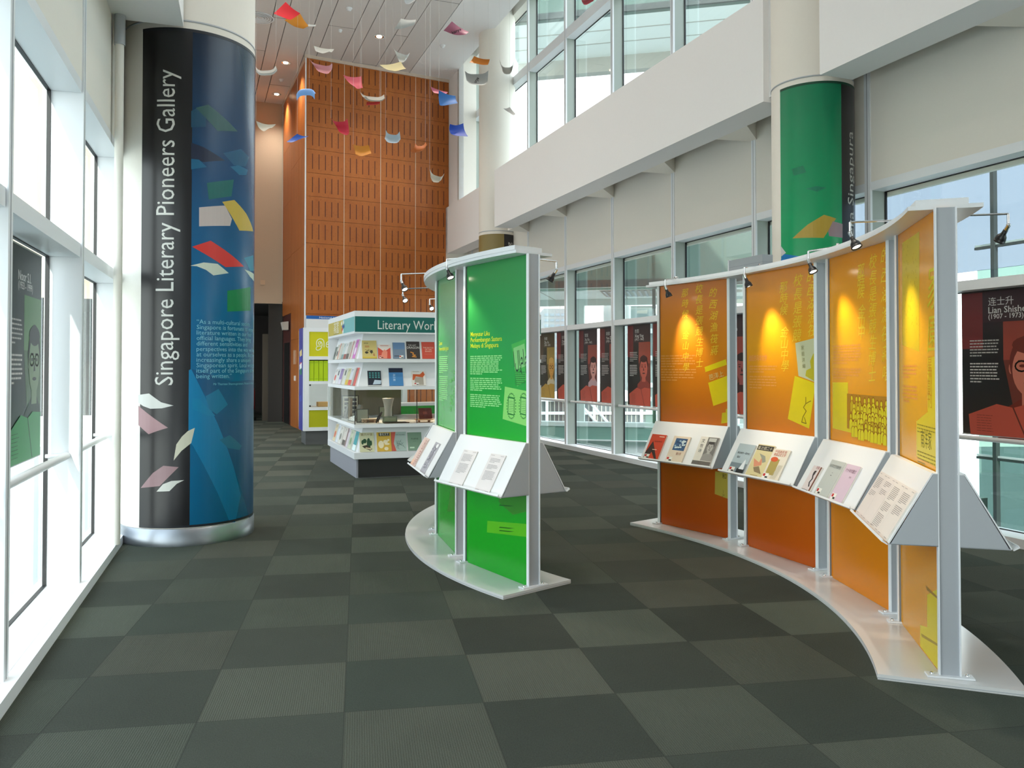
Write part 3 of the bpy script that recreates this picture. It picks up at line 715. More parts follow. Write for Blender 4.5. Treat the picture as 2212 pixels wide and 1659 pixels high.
# orange panel 2
S, pn = P_(('o', 1, -1)); b = MB()
vtext(b, S, '那時候 金山中學', 1693, 630, 1696, 800, 0.092, Y1); vtext(b, S, '校長是張競', 1724, 616, 1722, 735, 0.10, Y1); vtext(b, S, '的西湖漁筏', 1753, 608, 1756, 725, 0.10, Y1)
u, v = S.px(1618, 779); ptext(b, S, '战后的马华文学', u, v, 0.052, C(232, 150, 96), width=0.225)
u0 = S.px(1619, 790)[0]; u1 = S.px(1683, 790)[0]
plines(b, S, u0, u1, S.px(1619, 790)[1], 3, 0.022, 0.010, PT, seed=5); plines(b, S, u0, u1, S.px(1619, 812)[1], 5, 0.022, 0.010, PT, seed=6)
px_(S, b, [(1718, 741), (1761, 730), (1763.5, 826), (1725, 812)], (196, 196, 160))
px_(S, b, [(1740, 812), (1742, 800), (1752, 795), (1750, 780), (1757, 764), (1762, 762), (1763, 825)], (190, 176, 40), .0012)
u, v = S.px(1731, 755); 
for k, ch in enumerate('家姐洪細'): ptext(b, S, ch, u + .004 * k, v - 0.045 * k, 0.034, C(110, 104, 40), .0014)
px_(S, b, [(1717, 812), (1763, 828), (1748, 926), (1702, 905)], (226, 202, 16), .001)
pts = [(1741, 858), (1741, 872), (1736, 880), (1742, 888), (1735, 900), (1732, 912), (1742, 915), (1738, 902)]
pcurve(b, S, [S.px(*p) for p in pts], 0.006, C(110, 84, 10), .0016); pcurve(b, S, [S.px(*p) for p in [(1741, 872), (1748, 868), (1752, 866)]], 0.005, C(110, 84, 10), .0016)
trimto(b, S); b.build('printed_graphics', pn)
# orange panel 3
S, pn = P_(('o', 2, -1)); b = MB()
vtext(b, S, '那時候 金山中', 1860, 598, 1862, 730, 0.10, Y1); vtext(b, S, '校長是張競生博士', 1886, 578, 1885, 822, 0.10, Y1); vtext(b, S, '的西湖漁筏蔣唔', 1912, 566, 1916, 820, 0.105, Y1)
px_(S, b, [(1799, 826), (1832, 826), (1832, 870), (1925, 905), (1925, 956), (1799, 925)], (226, 202, 16))
px_(S, b, [(1830, 850), (1925, 858), (1925, 950), (1830, 925)], (176, 120, 4), .001)
rr = random.Random(5); GY = C(216, 200, 24)
GD = C(150, 92, 0); k = 0
for row in range(4):            # rows of a group photograph, back to front
    for j in range(9 + row):
        x = 1840 + (j + .5 * (row % 2)) * (84 / (9 + row)) + rr.uniform(-1.5, 1.5); y = 858 + row * 19 + (x - 1836) * .20 + rr.uniform(-2.5, 2.5)
        if x > 1921: continue
        u, v = S.px(x, y); z_ = .0013 + k * 4e-5; k += 1; g = GY if rr.random() < .7 else C(190, 160, 16)
        ppoly(b, S, [(u - .028, v - .085), (u + .028, v - .085), (u + .026, v - .03), (u + .012, v - .012), (u - .012, v - .012), (u - .026, v - .03)], GD, z_)
        ppoly(b, S, [(u - .024, v - .085), (u + .024, v - .085), (u + .022, v - .034), (u + .008, v - .018), (u - .008, v - .018), (u - .022, v - .034)], g, z_ + 1e-5)
        pell(b, S, u, v + .004, .015, .020, GD, z_ + 2e-5, 10); pell(b, S, u, v, .012, .016, GY, z_ + 3e-5, 10)
u0 = S.px(1800, 750)[0]; u1 = S.px(1861, 750)[0]
plines(b, S, u0, u1, S.px(1800, 747)[1], 7, 0.019, 0.009, PT, seed=7); plines(b, S, u0, u1, S.px(1800, 796)[1], 4, 0.019, 0.009, PT, seed=8)
trimto(b, S); b.build('printed_graphics', pn)
# orange panel 4 (nearest)
S, pn = P_(('o', 3, -1)); b = MB()
px_(S, b, [(1949, 525), (1986, 500), (1986, 760), (1949, 745)], mat('yellow_wash', s2l((205, 178, 14)), .3), .0005)
u, v = S.px(2012, 660); ptext(b, S, '家', u - .07, v, 0.24, C(216, 196, 24), .0013, shear=.2); u, v = S.px(2012, 745); ptext(b, S, '園', u - .07, v - 0.02, 0.20, C(216, 196, 24), .0013, shear=.2)
px_(S, b, [(2004, 774), (2028, 768), (2031, 905), (2028, 1012), (1980, 985), (1980, 910), (2004, 890)], (226, 202, 16), .0007)
for k, ch in enumerate('星洲副刊'): u, v = S.px(2008, 800 + k * 26); ptext(b, S, ch, u - .03, v, 0.085, C(206, 142, 6), .0012)
u, v = S.px(1990, 962); ptext(b, S, '南洋家', u, v, 0.10, C(120, 108, 14), .0012, width=.2)
u0 = S.px(1982, 930)[0]; u1 = S.px(2024, 930)[0]; plines(b, S, u0, u1, S.px(1982, 915)[1], 3, .018, .006, C(150, 130, 14), .0012, 9); plines(b, S, u0, u1, S.px(1982, 972)[1], 4, .018, .006, C(150, 130, 14), .0012, 10)
rr = random.Random(3)
for k in range(60):
    u, v = S.px(1952 + rr.random() * 30, 530 + rr.random() * 190); prect(b, S, u, u + .004, v, v + .02 * rr.random(), C(150, 120, 4), .0009)
u0 = S.px(1951, 780)[0]; u1 = S.px(1982, 780)[0]; plines(b, S, u0, u1, S.px(1951, 789)[1], 4, .02, .009, PT, seed=11); plines(b, S, u0, u1, S.px(1951, 832)[1], 5, .02, .009, PT, seed=12)
px_(S, b, [(2003, 1285), (2033, 1270), (2033, 1455), (1988, 1395), (1988, 1350), (2003, 1355)], (226, 202, 16)); px_(S, b, [(2026, 1215), (2033, 1205), (2033, 1290), (2027, 1265)], (226, 202, 16))
px_(S, b, [(2000, 1265), (2033, 1296), (2033, 1300), (2003, 1275)], (150, 110, 8), .0012); px_(S, b, [(1990, 1368), (2033, 1395), (2033, 1400), (1992, 1376)], (170, 140, 10), .0012)
trimto(b, S); b.build('printed_graphics', pn)
# green panel near
S, pn = P_(('g', 0, 1)); b = MB(); GT = C(222, 232, 20); GW = C(150, 222, 140); GC1 = C(128, 206, 104)
for k, ln in enumerate(['Menyusur Liku', 'Perkembangan Sastera', 'Melayu di Singapura']):
    u, v = S.px(1017, 727 + 12.4 * k); ptext(b, S, ln, u, v, 0.047, GT, bold=.004, width=[.265, .425, .38][k])
u0 = S.px(1016, 780)[0]; u1 = S.px(1085, 780)[0]
for y, n in ((769, 10), (816, 7), (851, 7)): plines(b, S, u0, u1, S.px(1016, y)[1], n, 0.0142, 0.0075, GW, seed=y)
px_(S, b, [(1105, 744), (1135, 732), (1138, 820), (1117, 836)], (70, 176, 74)); px_(S, b, [(1109, 752), (1133, 742), (1138, 790), (1113, 800)], (132, 200, 120), .001)
u, v = S.px(1111, 793); ptext(b, S, 'الإمام', u, v, 0.15, C(14, 60, 30), .0013, width=.16, rot=.12)
plines(b, S, S.px(1113, 800)[0], S.px(1137, 800)[0], S.px(1113, 803)[1], 7, .014, .005, C(30, 110, 40), .0013, 77)
px_(S, b, [(1091, 835), (1139, 845), (1139, 921), (1086, 905)], (140, 214, 110), .0012)
for (x0, x1) in ((1098, 1112), (1125, 1138)):
    px_(S, b, [(x0, 856), (x1, 859), (x1 - 1, 898), (x0 - 1, 895)], (40, 130, 50), .0015); px_(S, b, [(x0 + 1.5, 860), (x1 - 1.5, 862), (x1 - 2, 895), (x0 + .5, 892)], (150, 218, 120), .0018)
    plines(b, S, S.px(x0 + 2, 870)[0], S.px(x1 - 2, 870)[0], S.px(x0 + 2, 866)[1], 8, .012, .003, C(60, 140, 60), .002, 5)
    for k in range(26):
        a = k / 26 * 2 * math.pi; u, v = S.px((x0 + x1) / 2 + math.cos(a) * 9.5, 877 + math.sin(a) * 27)
        if u < 0.392: pell(b, S, u, v, .006, .006, C(60, 140, 60), .0017, 6)
px_(S, b, [(1075, 1065), (1139, 1062), (1139, 1105), (1108, 1112), (1078, 1085)], (56, 140, 36)); px_(S, b, [(1053, 1125), (1139, 1132), (1139, 1160), (1052, 1150)], (92, 186, 30))
for y in (1090, 1138, 1145): px_(S, b, [(1080, y), (1112, y + 3), (1100, y + 4), (1078, y + 2)], (20, 90, 20), .0012)
trimto(b, S); b.build('printed_graphics', pn)
S, pn = P_(('g', 1, 1)); b = MB()
u, v = S.px(949, 746); ptext(b, S, 'Zaman', u, v, 0.05, GT, bold=.004); u, v = S.px(949, 758); ptext(b, S, 'Pemerintahan Jepun', u, v, 0.05, GT, bold=.004, width=.40)
u0 = S.px(949, 780)[0]; u1 = S.px(968, 780)[0]
for y, n in ((770, 9), (812, 13)): plines(b, S, u0, u1, S.px(949, y)[1], n, 0.0165, 0.009, GW, seed=y)
rr = random.Random(12)
for k in range(36):
    u, v = S.px(973 + rr.random() * 12, 800 + rr.random() * 88); pell(b, S, u, v, .010 + .02 * rr.random(), .010, C(90, 184, 84), .0009 + 2e-5 * k, 7)
px_(S, b, [(975, 1045), (986, 1047), (986, 1105), (966, 1105), (970, 1080)], (60, 140, 40))
trimto(b, S); b.build('printed_graphics', pn)

# ------------------------------------------------------------------ arm spotlights on the stands
def spotlight(base, tip, aim, label, energy=26, grp='arm spotlights over the exhibition stands'):
    base, tip, aim = Vector(base), Vector(tip), Vector(aim)
    r = thing('arm_spotlight', base, label, 'spotlight', grp)
    b = MB(); b.tube(base, tip, 0.006, M_chrome, 10); b.build('arm', r)
    b = MB(); b.lathe(base - Z * .0, (tip - base), [(0.0, -0.012), (0.022, -0.01), (0.024, 0.004), (0.010, 0.012), (0.0, 0.014)], M_chrome, 16); b.tube(base, Vector((base.x, base.y, ZTOP + .045)), .008, M_chrome, 8); b.build('bracket', r)
    d = (aim - (tip - Z * .09)).normalized()
    h0 = tip - Z * 0.055; b = MB(); b.tube(tip, h0, 0.007, M_chrome, 10); b.lathe(h0, -Z, [(0, -.008), (.011, 0), (.011, .01), (0, .016)], M_chrome, 12)
    k0 = h0 - Z * .008; b.tube(k0, k0 + d * .03, .011, M_chrome, 12); b.build('knuckle', r)
    b = MB(); b.lathe(k0 + d * .025, d, [(0, 0), (.012, 0.001), (.013, .022), (.016, .030), (.024, .040), (.028, .052), (.029, .066), (.031, .067), (.031, .072), (.027, .072), (.022, .062)], M_black, 20); b.build('lamp_housing', r)
    b = MB(); b.lathe(k0 + d * .090, d, [(0, 0.005), (.014, 0.004), (.024, 0.0)], mat('lamp_face', (1, .95, .85), emit=(1.0, 0.90, 0.72), estr=9), 18); b.build('bulb', r)
    ld = D.lights.new('spot_lamp', 'SPOT'); ld.energy = energy * LAMP; ld.color = (1.0, 0.83, 0.60); ld.spot_size = math.radians(56); ld.spot_blend = 1.0; ld.shadow_soft_size = 0.03
    lo = D.objects.new('spot_lamp', ld); COL.objects.link(lo); lo.location = k0 + d * 0.108; lo.rotation_euler = d.to_track_quat('-Z', 'Y').to_euler()
def polp(C0, r_, a, z): return Vector((C0[0] + r_ * math.cos(math.radians(a)), C0[1] + r_ * math.sin(math.radians(a)), z))
ZA = 2.29
for i, (ba, tp, ma, lab) in enumerate([(32.4, (1.506, 7.209), 28.7, 'black spotlight on a chrome arm over the far end of the orange stand'), (17.6, (1.936, 6.31), 13.9, 'black spotlight on a chrome arm in front of the grey box atop the orange stand'),
        (3.6, (2.148, 5.567), 0.0, 'black spotlight on a chrome arm above the group-photograph print of the orange stand'), (-9.8, (1.996, 4.562), -13.7, 'black spotlight whose arm reaches across the lettered black strip of the green banner')]):
    spotlight(polp(CO, 4.22, ba, ZA), (*tp, (2.253, 2.253, 2.27, 2.29)[i]), polp(CO, 4.20, ma, 1.45), lab, 62)
spotlight(polp(CO, 4.38, -11, ZA), (2.733, 4.314, ZA), polp(CO, 4.5, -3, 1.4), 'black spotlight on the rear side of the orange stand, seen against the sky', 12)
for i, (ba, tp, ma, lab) in enumerate([(207.3, (-0.374, 6.126), 211.5, 'black spotlight on a chrome arm before the near green panel'), (188.6, (-0.832, 7.099), 194.8, 'black spotlight over the bookcase, upper of two seen against the timber'),
        (167.3, (-0.974, 8.438), 177.1, 'black spotlight over the bookcase, lower of two seen against the timber'), (147.8, (-0.797, 9.70), 159.4, 'black spotlight close above the lettered header of the bookcase')]):
    spotlight(polp(CG, 3.33, ba, ZA), (*tp, ZA), polp(CG, 3.32, ma, 1.30), lab, 45)
spotlight(polp(CG, 3.24, 213, 2.262), (0.45, 6.05, 2.262), polp(CG, 3.2, 205, 1.3), 'black spotlight on the rear side of the green stand, half hidden by its end post', 10)
# grey control box standing on the orange stand's top
b = MB(); q0 = polp(CO, 4.26, 23.0, ZTOP + .05); q1 = polp(CO, 4.26, 17.2, ZTOP + .05); du = (q1 - q0); dn = Vector((-du.y, du.x, 0)).normalized()
b.box(q0 - dn * .05, du, dn * .10, Z * .10, C(150, 155, 160, .4)); b.box(q0 - dn * .0505 + Z * .04, du, dn * .101, Z * .002, C(110, 115, 120, .4))
bx = b.build('driver_box'); tag(bx, 'long grey metal box lying on top of the orange stand', 'equipment box')
b = MB(); b.box(q0 - dn * .055 - du.normalized() * .014 - Z * .003, du.normalized() * .014, dn * .11, Z * .11, C(205, 208, 212, .4)); b.build('end_cap', bx)

# ------------------------------------------------------------------ books and cards
def book(S, pts, cover, draw, label, cat='book', name='book', th=0.014, grp=None, back=None, v0=0.0, pxpts=True, page=True):
    """a booklet lying on the sloping face S; pts = bl, br, tr, tl as seen"""
    q = [S.px(*p) for p in pts] if pxpts else pts
    u0 = (q[0][0] + q[3][0]) / 2; u1 = (q[1][0] + q[2][0]) / 2; hv = (q[2][1] + q[3][1]) / 2 - (q[0][1] + q[1][1]) / 2
    return book_at(S, u0, u1, v0, v0 + hv, cover, draw, label, cat, name, th, grp, back)
def book_at(S, u0, u1, v0, v1, cover, draw, label, cat='book', name='book', th=0.014, grp=None, back=None):
    W, Hh = u1 - u0, v1 - v0
    b = MB(); b.box(S.P(u0 + .001, v0 + .001, 0.0005), S.a * (W - .002), S.b * (Hh - .002), S.n * (th - .002), C(226, 222, 212, .8))
    b.box(S.P(u0, v0, 0.0004), S.a * W, S.b * Hh, S.n * 0.001, back or cover); o = b.build(name)
    tag(o, label, cat, grp)
    b = MB(); b.box(S.P(u0, v0, th - .0016), S.a * W, S.b * Hh, S.n * 0.0016, cover)
    T = Surf(S.P(u0, v0, th), S.a, S.b, S.n)
    if draw: draw(b, T, W, Hh)
    b.build('front_cover', o)
    return o
def K(*c): return C(*c, 0.45)
def lab_(b, T, W, H, x=.08):      # library stickers
    prect(b, T, W * x, W * (x + .34), H * .03, H * .2, K(232, 230, 222), .0006); prect(b, T, W * (x + .02), W * (x + .15), H * .1, H * .18, K(190, 40, 40), .0009); prect(b, T, W * (x + .16), W * (x + .32), H * .05, H * .1, K(40, 40, 44), .0009)
DO = lambda i: DESK[('o', i, -1)]; DG = lambda i: DESK[('g', i, 1)]
def d1(b, T, W, H):
    ppoly(b, T, [(0, 0), (W * .95, 0), (W * .25, H * .72), (0, H * .25)], K(58, 36, 34), .0004); ppoly(b, T, [(W * .28, 0), (W * .8, 0), (W * .42, H * .30)], K(206, 66, 34), .0006)
    lab_(b, T, W, H, .03); ptext(b, T, 'KESUSASTERAAN', W * .35, H * .70, .016, K(60, 20, 10), .0008, width=W * .5); prect(b, T, W * .55, W * .9, H * .9, H * .93, K(240, 200, 180), .0008); prect(b, T, W * .4, W * .7, H * .38, H * .41, K(240, 200, 180), .0008)
def d2(b, T, W, H):
    prect(b, T, W * .18, W * .88, H * .46, H * .92, K(56, 88, 128), .0005)
    rr = random.Random(2)
    for k in range(26): pell(b, T, W * rr.uniform(.22, .84), H * rr.uniform(.5, .86), W * .06, H * .035, K(*rr.choice([(20, 34, 60), (150, 180, 200), (200, 216, 220), (36, 60, 96)])), .0008 + k * 2e-5, 8)
    lab_(b, T, W, H, .04); ptext(b, T, '新诗', W * .5, H * .3, .03, K(150, 80, 60), .0008)
def face(b, T, cx, cy, s, skin, hair, shirt, glasses=False, sh=None):
    """a small printed portrait: shoulders, neck, head, hair, features"""
    ppoly(b, T, [(cx - s * 1.5, cy - s * 3.2), (cx + s * 1.5, cy - s * 3.2), (cx + s * 1.35, cy - s * 1.9), (cx + s * .45, cy - s * 1.35), (cx - s * .45, cy - s * 1.35), (cx - s * 1.35, cy - s * 1.9)], shirt, .0010)
    ppoly(b, T, [(cx - s * .38, cy - s * 1.6), (cx + s * .38, cy - s * 1.6), (cx + s * .38, cy - s * .8), (cx - s * .38, cy - s * .8)], skin, .0012)
    pell(b, T, cx, cy + s * .18, s * .92, s * 1.2, hair, .0014, 24); pell(b, T, cx, cy - s * .12, s * .80, s * 1.12, skin, .0016, 24)
    dk = sh or hair
    pell(b, T, cx, cy + s * .95, s * .80, s * .38, hair, .0018, 16)
    for q in (-1, 1):
        pell(b, T, cx + q * s * .34, cy + s * .06, s * .15, s * .07, dk, .0019, 10); prect(b, T, cx + q * s * .34 - s * .2, cx + q * s * .34 + s * .2, cy + s * .24, cy + s * .30, dk, .0019)
        pell(b, T, cx + q * s * .86, cy - s * .05, s * .1, s * .24, skin, .0011, 10)
        if glasses:
            for rr_ in (0, 1): pcurve(b, T, [(cx + q * s * .38 + s * .28 * math.cos(a * math.pi / 6), cy + s * .05 + s * .22 * math.sin(a * math.pi / 6)) for a in range(13)], s * .07, K(20, 14, 12), .0021)
    if glasses: prect(b, T, cx - s * .12, cx + s * .12, cy + s * .06, cy + s * .12, K(20, 14, 12), .0021)
    ppoly(b, T, [(cx - s * .05, cy + s * .05), (cx + s * .14, cy - s * .36), (cx - s * .12, cy - s * .38)], dk, .0018); pell(b, T, cx, cy - s * .66, s * .3, s * .07, dk, .0019, 12)
def d3(b, T, W, H):
    prect(b, T, W * .42, W, H * .24, H * .99, K(120, 116, 112), .0004); prect(b, T, 0, W, H * .04, H * .17, K(104, 98, 92), .0005)
    face(b, T, W * .70, H * .66, W * .20, K(176, 172, 166), K(66, 62, 60), K(150, 146, 142)); prect(b, T, W * .5, W * .9, H * .84, H * .96, K(196, 194, 188), .0022)
    for k, ch in enumerate('文牧诗'): ptext(b, T, ch, W * .12, H * (.80 - .17 * k), .038, K(40, 40, 40), .0008)
def d4(b, T, W, H):
    prect(b, T, 0, W, 0, H * .35, K(120, 134, 142), .0004); lab_(b, T, W, H, .04); prect(b, T, W * .5, W * .95, 0, H * .18, K(30, 34, 40), .0008)
    ppoly(b, T, [(W * .6, H * .16), (W * .9, H * .16), (W * .84, H * .42), (W * .78, H * .5), (W * .7, H * .36)], K(226, 230, 234), .0009); ptext(b, T, '新加坡的一個世紀', W * .12, H * .66, .02, K(40, 40, 50), .0008, width=W * .76); ptext(b, T, '趙戎', W * .2, H * .52, .02, K(60, 60, 66), .0008)
def d5(b, T, W, H):
    prect(b, T, W * .02, W * .98, H * .82, H * .97, K(48, 42, 38), .0005); ptext(b, T, '星之颂二十', W * .06, H * .85, .03, K(220, 214, 190), .0008, width=W * .86)
    ppoly(b, T, [(W * .1, H * .55), (W * .5, H * .45), (W * .55, H * .7), (W * .7, H * .38), (W * .3, H * .3)], K(212, 140, 110), .0006); ppoly(b, T, [(W * .3, H * .72), (W * .7, H * .66), (W * .86, H * .5), (W * .7, H * .45), (W * .55, H * .58)], K(150, 150, 134), .0008)
    ppoly(b, T, [(W * .3, H * .28), (W * .6, H * .34), (W * .9, H * .12), (W * .45, H * .16)], K(140, 120, 90), .0009); prect(b, T, W * .3, W * .75, H * .05, H * .065, K(150, 130, 80), .0008)
def d6(b, T, W, H):
    ptext(b, T, '中国选民党', W * .14, H * .88, .026, K(190, 80, 50), .0008, width=W * .7); ptext(b, T, '東南亞史文学', W * .14, H * .78, .026, K(190, 80, 50), .0008, width=W * .7)
    prect(b, T, W * .12, W * .62, H * .16, H * .68, K(170, 150, 84), .0005); pell(b, T, W * .3, H * .66, W * .22, H * .08, K(214, 90, 50), .0008, 12); lab_(b, T, W, H, .02)
    for k in range(5): pcurve(b, T, [(W * (.5 + .07 * k), H * .06), (W * (.72 + .05 * k), H * .5)], .003, K(180, 170, 140), .0009)
def d7(b, T, W, H):
    pcurve(b, T, [(W * .6, H * .8), (W * .45, H * .66), (W * .62, H * .5), (W * .5, H * .35), (W * .66, H * .2)], W * .10, K(40, 40, 46), .0006); pell(b, T, W * .5, H * .72, W * .12, H * .1, K(60, 56, 60), .0007); ptext(b, T, '诗集', W * .4, H * .9, .026, K(150, 60, 60), .0008); prect(b, T, W * .86, W, 0, H, K(120, 66, 46), .0007); prect(b, T, W * .05, W * .8, 0, H * .05, K(40, 30, 40), .0008)
def d8(b, T, W, H): ptext(b, T, '论马华文艺的独特性', W * .08, H * .8, .026, K(80, 84, 84), .0008, width=W * .8); prect(b, T, W * .46, W * .56, H * .66, H * .67, K(110, 112, 112), .0008); prect(b, T, W * .46, W * .54, H * .58, H * .6, K(90, 90, 90), .0008); lab_(b, T, W, H, .08)
def d9(b, T, W, H): ptext(b, T, '六十年代散文', W * .1, H * .8, .028, K(130, 90, 110), .0008, width=W * .8, shear=.2); ptext(b, T, '苗秀', W * .6, H * .66, .014, K(130, 90, 110), .0008); lab_(b, T, W, H, .08)
def card(n, cols=1):
    def f(b, T, W, H):
        for k in range(cols):
            x0 = W * k / cols; w_ = W / cols
            for q in ((.06, .94, .955, .962), (.06, .94, .038, .045)): prect(b, T, x0 + w_ * q[0], x0 + w_ * .3, H * q[2], H * q[3], K(120, 112, 110), .0006); prect(b, T, x0 + w_ * .7, x0 + w_ * q[1], H * q[2], H * q[3], K(120, 112, 110), .0006)
            rr = random.Random(n + k); v = H * .88
            for p in range(rr.choice([2, 3])):
                m_ = rr.randint(4, 9); plines(b, T, x0 + w_ * .14, x0 + w_ * .84, v, m_, H * .032, H * .010, K(128, 122, 122), .0006, seed=n * 3 + p + k); v -= H * .032 * (m_ + 1.3)
                if v < H * .25: break
            if k: prect(b, T, x0 - .001, x0 + .001, 0, H, K(200, 196, 192), .0008)
    return f
GO = 'books on the rests of the orange stand'
bk = [(0, [(1394, 984), (1424, 988), (1447, 933), (1414, 932)], K(204, 66, 36), d1, 'red booklet with dark triangles, at the outer end of the orange stand'),
      (0, [(1441, 990), (1477, 995), (1497, 938), (1462, 935)], K(222, 206, 186), d2, 'cream booklet with a square blue picture of figures'),
      (0, [(1497, 998), (1537, 1003), (1559, 939), (1520, 937)], K(228, 222, 212), d3, 'white book with a grey drawn portrait of a man in a cap'),
      (1, [(1578, 1011), (1612, 1017), (1641, 953), (1605, 950)], K(176, 190, 196), d4, 'pale blue-grey book with a white monument at its foot'),
      (1, [(1615.5, 1020), (1649, 1026), (1683, 957), (1646, 952)], K(212, 198, 150), d5, 'tan book with black title band and abstract bird'),
      (1, [(1651, 1026), (1685, 1033), (1717, 965), (1679, 962)], K(226, 216, 200), d6, 'cream book with red title and olive picture beside the tan bird book'),
      (2, [(1739, 1049), (1756, 1055), (1787, 1001), (1767, 999)], K(226, 212, 210), d7, 'slim white book with a black brush figure and brown spine edge'),
      (2, [(1766, 1060), (1796, 1071), (1834, 992), (1806, 986)], K(186, 190, 186), d8, 'plain grey-green book between the slim brush-figure book and the pink one'),
      (2, [(1797, 1071), (1825, 1082), (1869, 1002), (1842, 995)], K(212, 188, 204), d9, 'plain pink book with a handwritten purple title')]
for i, p, cv, dr_, lb in bk: book(DO(i), p, cv, dr_, lb, grp=GO)
T = DO(3); tl = T.px(1911, 1009); bl_ = T.px(1859, 1098); br = T.px(1921, 1163); tr = T.px(1990, 1053)
u0 = (tl[0] + bl_[0]) / 2; u1 = (tr[0] + br[0]) / 2; um = u0 + (u1 - u0) * .48; hv = (tl[1] + tr[1]) / 2 - (bl_[1] + br[1]) / 2
book_at(T, u0, um - .003, 0, hv, C(226, 214, 208, .6), card(1, 2), 'white two-column text card farther from the grey end plate of the orange stand', 'text card', 'text_card', .008)
book_at(T, um, u1, 0, hv, C(226, 216, 208, .6), card(5, 2), 'white two-column text card touching the grey end plate of the orange stand', 'text card', 'text_card', .008)
book(DG(0), [(974, 1034), (1003, 1042), (1040, 964), (1010, 962)], C(222, 216, 216, .6), card(21), 'white text card with two short paragraphs on the near rest of the green stand', 'text card', 'text_card', .008)
book(DG(0), [(1031, 1049), (1063, 1057), (1100, 973), (1067, 971)], C(222, 216, 216, .6), card(23), 'white text card with three paragraphs, by the end post of the green stand', 'text card', 'text_card', .008)
def g1(b, T, W, H):
    ptext(b, T, 'DELESTE RORY', W * .82, H * .06, .11, K(170, 74, 60), .0006, width=H * .88, rot=math.pi / 2); prect(b, T, W * .05, W * .45, H * .03, H * .2, K(236, 190, 160), .0005); prect(b, T, W * .9, W * .95, H * .1, H * .95, K(60, 50, 60), .0006)
def g2(b, T, W, H):
    rr = random.Random(8)
    for k in range(40): pcurve(b, T, [(W * rr.uniform(.1, .9), H * rr.uniform(.1, .95)) for _ in range(3)][:2], .004, K(70, 66, 80), .0006) if rr.random() < .3 else pell(b, T, W * rr.uniform(.12, .88), H * rr.uniform(.06, .92), W * .08, H * .02, K(*rr.choice([(70, 66, 80), (206, 204, 212), (120, 116, 128)])), .0007 + k * 1e-5, 7)
    pell(b, T, W * .72, H * .9, W * .2, H * .07, K(236, 236, 236), .002, 14)
book(DG(1), [(891, 997), (900, 1002), (934, 941), (921, 939)], K(226, 196, 184), g1, 'cream leaflet with red title on the far rest of the green stand', 'leaflet', 'leaflet', .006)
book(DG(1), [(912, 1012), (921, 1017), (958, 951), (946, 949)], K(168, 166, 176), g2, 'grey leaflet with a line drawing on the far rest of the green stand', 'leaflet', 'leaflet', .006)

# ------------------------------------------------------------------ the big bookcase with lettered header
BC = Vector((-1.879, 10.756, 0)); hu = math.radians(72); BU = Vector((math.sin(hu), math.cos(hu), 0)); BW = Vector((-math.sin(math.radians(20.9)), math.cos(math.radians(20.9)), 0))
BL, BD = 2.65, 2.16
def Bp(a, b_, z=0): return BC + BU * a + BW * b_ + Z * z
def bslab(mb, a0, a1, b0, b1, z0, z1, m):
    P = [Bp(a0, b0, z0), Bp(a1, b0, z0), Bp(a1, b1, z0), Bp(a0, b1, z0)]; mb.prism(P, Z * (z1 - z0), m)
bc = thing('bookcase', Bp(BL / 2, BD / 2), 'large white freestanding bookcase with teal lettered header, sloping shelves and a glazed middle', 'bookcase')
b = MB(); bslab(b, 0, BL, 0, BD, 1.925, 2.225, M_white2); b.build('header', bc)
b = MB(); bslab(b, 0.035, BL - .035, 0.035, BD - .035, 0.0, 0.25, mat('plinth_lilac_grey', (0.33, 0.33, 0.37), .5)); b.quad(Bp(.06, .0335, .003), Bp(BL - .06, .0335, .003), Bp(BL - .06, .0335, .247), Bp(.06, .0335, .247), mat('plinth_dark', (0.022, 0.021, 0.020), .5)); b.build('plinth', bc)
for z0, z1 in ((1.540, 1.586), (1.172, 1.218), (0.668, 0.714), (0.254, 0.338)):
    b = MB(); bslab(b, 0, BL, 0, BD, z0, z1, M_white2)
    b2 = b.build('shelf', bc)
def frustum(z0, z1, i0, i1, name):
    P = []
    for z, i in ((z0, i0), (z1, i1)): P += [Bp(i, i, z), Bp(BL - i, i, z), Bp(BL - i, BD - i, z), Bp(i, BD - i, z)]
    b = MB(); b.add(P, [(0, 1, 5, 4), (1, 2, 6, 5), (2, 3, 7, 6), (3, 0, 4, 7)], M_white2)
    P2 = [p for p in P]
    b.build(name, bc)
LEV = {'top': (1.586, 1.925), 'mid': (1.218, 1.540), 'low': (0.338, 0.668)}
I0, I1 = 0.06, 0.145
for k, (z0, z1) in LEV.items(): frustum(z0, z1, I0, I1, 'sloping_back')
b = MB()
for k, (z0, z1) in LEV.items():
    for bb in (BD - 0.022,):
        b.prism([Bp(0.002, bb, z0), Bp(I0 + .06, bb, z0), Bp(I1 + .02, bb, z1), Bp(0.002, bb, z1)], BW * 0.02, M_white2)
b.build('end_cheek', bc)
